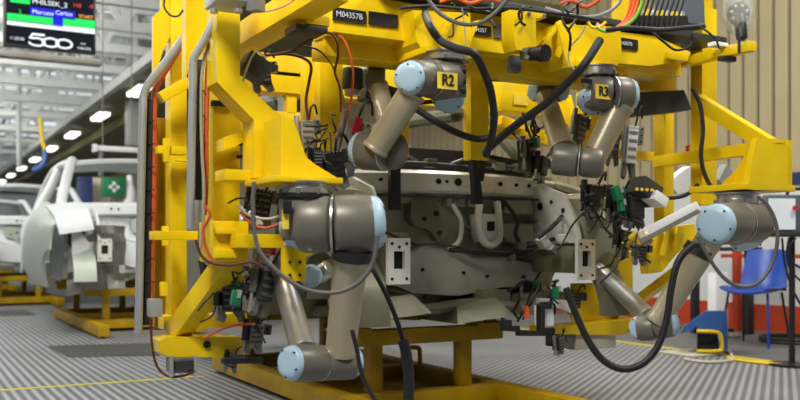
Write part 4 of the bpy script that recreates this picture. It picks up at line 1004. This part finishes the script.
# boxes
t = thing('junction_box', 'grey junction box hanging under the left bottom beam', 'junction box', PB(184, 377, 3.68))
M().front(172, 358, 198, 373, 3.66, .1).bev(.005).build('case', DSTEEL, t)
M().front(175, 361, 195, 370, 3.65, .012).build('lid', CHAR, t)
m = M()
for x in (172, 196): m.front(x - 1.5, 356, x + 1.5, 377, 3.64, .02)
m.build_each('strap', LGREY, t)
tag(M().front(150, 299, 163, 317, 3.72, .06).bev(.005).build('junction_box', LGREY), 'small pale junction box on the back left post', 'junction box')
tag(M().front(576, 331, 616, 349, 3.72, .12).bev(.006).build('junction_box', CREAM), 'cream junction box under the right bottom beam', 'junction box')
tag(M().front(557, 334, 574, 347, 3.72, .1).bev(.006).build('junction_box', DSTEEL), 'grey junction box left of the cream one under the right bottom beam', 'junction box')
tag(M().lathe(P(213, 262, 3.8), P(213, 248, 3.8), [(0, .02), (.3, .034), (.7, .034), (1, .02)], 18).build('air_filter', WHT), 'white air filter bowl above the diagonal brace', 'filter')
tag(M().beam(P(222, 361, 3.45), P(262, 360, 3.55), .03, .022).bev(.004).build('stop_bar', BLKP), 'short black stop bar under the left bottom beam', 'bar')
tag(M().beam(P(212, 284, 3.75), P(262, 276, 3.75), .05, .03).bev(.004).build('tool_slide', DSTEEL), 'grey tool slide behind the diagonal brace', 'slide')
tag(M().prismB([(335, 98), (343, 92), (350, 120), (352, 160), (342, 168), (336, 150)], 3.9, .06).bev(.006).build('spindle_cover', BEIGE), 'beige spindle cover left of the R2 arm', 'cover')
tag(M().beam(P(362, 90, 4.3), P(395, 100, 4.4), .09, .1).bev(.01).build('motor_block', BLKP), 'black motor block behind the R2 arm', 'motor')
tag(M().front(410, 168, 436, 176, 4.3, .03).bev(.003).build('sensor_strip', LGREY), 'pale sensor strip lying on the dark cowl', 'sensor')
# clear dome hanging at the right
c = P(738, 14, 5.2); vd = V((-S, -C, 0))
t = thing('dome_lamp', 'clear glass dome lamp with black socket hanging before the beige wall', 'lamp', c)
M().lathe(c - V((0, 0, .12)), c + V((0, 0, .28)), [(0, .03), (.06, .06), (.2, .082), (.6, .088), (1, .088)], 28).build('glass_dome', CLEAR, t)
M().lathe(c - vd * .02, c + vd * .02, [(0, .05), (.4, .066), (1, .062)], 24).build('reflector', CHAR, t)
m = M(); rt_ = V((C, -S, 0))
for k in range(7):
    a = 2 * math.pi * k / 7 + .3; q = c + vd * .02 + rt_ * .045 * math.cos(a) + UP * .045 * math.sin(a)
    m.lathe(q, q + vd * .012, [(0, .011), (1, .007)], 10)
m.build_each('bead', WHT, t)
M().cyl(c + vd * .06 - UP * .16, c + vd * .03 - UP * .01, .032, n=16, rd=.01).build('socket', BLKP, t)
M().cyl(c + V((0, 0, .1)), c + V((0, 0, 2.6)), .008, n=8).build('cord', BLK, t)
tag(M().cyl(P(739, 34, 4.3), P(739, 53, 4.3), .007, n=8).build('limit_pin', BLK), 'thin black pin standing on the end of the right depth rail', 'pin')
tag(M().box(P(727, 59, 4.4), (.09, .04, .025)).bev(.004).build('proximity_sensor', BLKP), 'small black sensor under the end of the right depth rail', 'sensor')
tag(M().box(P(718, 45, 4.4), (.09, .05, .02)).bev(.003).build('rail_clip', WHT), 'small white clip on top of the right depth rail', 'clip')

# =====================================================================
# RIGHT-HAND SIDE: chair, pendant, barrier, pedal
# =====================================================================
cz = 7.9
c = P(755, 345, cz); c.z = 0
t = thing('plastic_chair', 'blue plastic shell chair standing before the white wall panel', 'chair', c)
rt = V((C, -S, 0)); fw = V((-S, -C, 0))          # across / towards the viewer
ang = .75
sx = rt * math.cos(ang) + fw * math.sin(ang) * 1.0; sf = -rt * math.sin(ang) + fw * math.cos(ang)
def L(x, y, zz): return c + sx * x + sf * y + UP * zz
def seat(u, v):
    x = (-.22 + .44 * u); y = .24 - .46 * v
    return L(x, y, .47 + .05 * abs(2 * u - 1) ** 3 - .02 * math.sin(math.pi * v) - .03 * max(0, .15 - v) * 4)
grid(seat, 14, 12, .014).build('seat', BLUE, t)
def back(u, v):
    x = (-.21 + .42 * u) * (1 - .1 * v)
    return L(x, -.22 - .13 * v ** 1.2 + .05 * abs(2 * u - 1) ** 2, .475 + .36 * v - .02 * abs(2 * u - 1) ** 4 * v)
grid(back, 14, 12, .014).build('backrest', BLUE, t)
for sxx in (-1, 1):
    for yy, ey in ((.16, .24), (-.16, -.26)):
        M().cyl(L(.17 * sxx, yy, .46), L(.21 * sxx, ey, 0), .011, n=10).build('leg', BLUE if (sxx > 0 and yy > 0) else BLKP, t)
# teach pendant on its post
t = thing('teach_pendant', 'grey operator panel with a white screen and red button beside the blue chair', 'control panel', P(786, 216, 6.4))
M().box(P(786, 216, 6.45), (.32, .09, .30), Matrix.Rotation(-.35, 3, 'Z')).bev(.012).build('case', SLATE, t)
M().box(P(782, 214, 6.38), (.2, .012, .22), Matrix.Rotation(-.35, 3, 'Z')).build('screen', SCRP, t)
M().cyl(P(795, 208, 6.38), P(795.5, 208, 6.34), .018, n=16).build('stop_button', RED, t)
M().box(P(786, 234, 6.42), (.34, .12, .03), Matrix.Rotation(-.35, 3, 'Z')).bev(.008).build('bottom_ledge', CHAR, t)
M().tube([P(787, 196, 6.45), P(789, 190, 6.45), P(800, 189, 6.45), P(812, 192, 6.45)], .012, 8).build('handle', BLKP, t)
q = P(792, 230, 6.5)
M().cyl((q.x, q.y, 0), (q.x, q.y, q.z), .022, n=14).build('post', BLKP, t)
M().lathe((q.x, q.y, 0), (q.x, q.y, .03), [(0, .16), (.6, .16), (1, .03)], 24).build('foot', BLKP, t)
for i, pts in enumerate(([(782, 238), (785, 265), (793, 290), (804, 310)], [(789, 238), (787, 255), (792, 272), (806, 285)], [(796, 238), (789, 248), (792, 262), (806, 270)])):
    hose(['black lead hanging longest from the operator panel', 'black lead looping in the middle below the operator panel', 'short black lead looping right under the operator panel'][i], pts, 6.35, 2.4, BLK, 'cable', group='leads below the operator panel')
# orange barrier
t = thing('guard_barrier', 'orange tube barrier behind the blue chair', 'barrier', PA(737, 322, 7.5))
a = PA(737, 318, 7.5)
M().span((a.x - .035, a.y - .035, 0), (a.x + .035, a.y + .035, 1.05)).bev(.006).build('upright', ORW, t)
for zz in (.77,):
    q0 = PA(722, 256, 7.5); q1 = PA(806, 257, 7.5)
    M().span((a.x - .02, q1.y, zz - .02), (a.x + .02, q0.y, zz + .02)).bev(.004).build('rail', ORW, t)
# black stand
t = thing('work_stand', 'black metal stand with a flat top left of the blue chair', 'stand', PF(722, 330, 0))
q0, q1 = P(696, 249, 9.0), P(762, 249, 8.8)
zt = .84
M().beam((q0.x, q0.y, zt), (q1.x, q1.y, zt), .2, .04).bev(.004).build('top', BLKP, t)
for x, Z in ((695, 9.0), (749, 8.85)):
    p = P(x, 300, Z); M().span((p.x - .04, p.y - .025, 0), (p.x + .04, p.y + .025, zt)).build('leg', BLKP, t)
# white pedestal left of the barrier
p = P(722, 300, 8.4)
tag(M().span((p.x - .08, p.y, 0), (p.x + .08, p.y + .1, .62)).bev(.006).build('white_pedestal', WHT), 'white pedestal between the stand leg and the orange barrier', 'pedestal')
# foot pedal
c = PF(706, 356, 0)
t = thing('foot_pedal', 'blue hooded foot pedal with a yellow-rimmed opening on the floor', 'pedal', c)
Zp = (c.x * S + c.y * C)
def W(x, y, d=0): return P(x, y, Zp + d)
ext = (W(706, 300, .3) - W(706, 300, 0))
M().prism([W(680, 334), (W(684, 327)), W(705, 311), W(727, 311), W(728, 349), W(722, 353), W(722, 336), W(718, 332), W(700, 332), W(696, 326), W(692, 331)], ext).bev(.006).build('hood', PBLUE, t)
M().tube([W(697, 331, -.01), W(716, 332, -.01), W(721, 336, -.01), W(722, 348, -.01), W(718, 351, -.01), W(697, 351, -.01)], .014, 8, 4).build('rim', YEL, t)
M().prism([W(697, 334, .05), W(718, 334, .05), W(719, 349, .05), W(697, 350, .05)], ext * .7).build('inside', BLKP, t)
M().prism([W(699, 346, .0), W(717, 344, .0), W(717, 348, .0), W(699, 350, .0)], ext * .5).bev(.004).build('treadle', BLK, t)
M().span(c + V((-.19, -.04, 0)), c + V((.18, .32, .018))).bev(.006).build('base_plate', CREAM, t)
# coil and floor cables
c = PF(800, 344, 0)
tag(M().tube([c + V((.33 * math.cos(k * .5), .33 * math.sin(k * .5), .02 + .002 * k)) for k in range(26)], .016, 8).build('coiled_cable', BLK), 'black cable coil lying on the floor right of the pedal', 'cable')
tag(M().tube([PF(x, y, .012) for x, y in ((728, 358), (745, 361), (765, 363), (785, 365), (806, 366))], .012, 8).build('floor_cable', YEL), 'yellow cable on the floor running right from the pedal', 'cable')
tag(M().tube([PF(x, y, .012) for x, y in ((728, 350), (733, 358), (728, 361), (705, 362), (684, 359))], .012, 8).build('floor_cable', CREAM), 'cream cable curling in front of the pedal base', 'cable')
p = PF(731, 338, 0)
t = thing('floor_socket', 'small grey floor socket behind the blue pedal', 'socket', p)
M().lathe(p, p + UP * .06, [(0, .09), (.5, .09), (1, .05)], 18).build('case', DSTEEL, t); M().cyl(p + UP * .055, p + UP * .09, .03, n=12).build('plug', BLKP, t)

# =====================================================================
# LIGHT AND CAMERA
# =====================================================================
w = bpy.data.worlds.new('hall_ambient'); bpy.context.scene.world = w; w.use_nodes = True
bg = w.node_tree.nodes['Background']; bg.inputs['Color'].default_value = (.93, .97, 1, 1); bg.inputs['Strength'].default_value = .1
def area(name, loc, tgt, sx_, sy_, e, col=(1, .97, .9)):
    l = bpy.data.lights.new(name, 'AREA'); l.shape = 'RECTANGLE'; l.size = sx_; l.size_y = sy_; l.energy = e; l.color = col
    o = bpy.data.objects.new(name, l); COL.objects.link(o); o.location = V(loc)
    o.rotation_euler = (V(tgt) - V(loc)).to_track_quat('-Z', 'Y').to_euler(); return o
area('hall_lamp_front', (-.9, .9, 4.6), (1.7, 3.3, 1.2), 1.2, .6, 205)
area('fill_lamp_corner', (-.5, 1.2, 3.3), (1.3, 2.95, 1.3), .5, .3, 42)  # unseen small light added to brighten the front left bracket
area('hall_lamp_right', (4.3, 1.4, 4.8), (3.5, 3.4, 1.0), 1.6, .5, 170)
area('hall_lamp_wall', (5.6, 5.5, 5.2), (6.8, 7.0, .3), 3, .6, 42)
area('hall_lamp_line', (-1.2, 6.4, 5.4), (.6, 8.2, 0), 3.0, 1.0, 280)
area('hall_lamp_station', (2.6, 5.6, 5.2), (2.6, 5.6, 0), 2.0, 1.0, 130)
area('fill_lamp_aisle', (4.9, 4.4, 5.0), (4.6, 4.0, 0), 1.2, .6, 110)  # unseen light added to brighten the right-hand floor
area('fill_uplight_back', (-2.0, 15, 3.9), (-1, 19, 6.5), 5, 3, 620)  # unseen light aimed upward, added to brighten the roof underside
area('fill_uplight_deep', (-3.0, 24, 3.9), (-2, 29, 6.5), 6, 4, 900)  # second added uplight, out of view, for the deeper roof
area('hall_lamp_cars', (-.6, 12, 4.2), (1.5, 15, .5), 2, 2, 160)

cam = bpy.data.cameras.new('camera'); co = bpy.data.objects.new('camera', cam); COL.objects.link(co)
co.location = (0, 0, EYE); co.rotation_euler = (math.pi / 2, 0, -math.radians(29))
cam.sensor_width = 36; cam.lens = F / 800 * 36; cam.shift_y = (HOR - 200) / 800
cam.clip_end = 200; cam.dof.use_dof = True; cam.dof.focus_distance = 3.9; cam.dof.aperture_fstop = 2.4
sc = bpy.context.scene; sc.camera = co
sc.view_settings.view_transform = 'Standard'; sc.view_settings.look = 'None'; sc.view_settings.gamma = 1; sc.view_settings.use_curve_mapping = False
sc.view_settings.exposure = -0.12
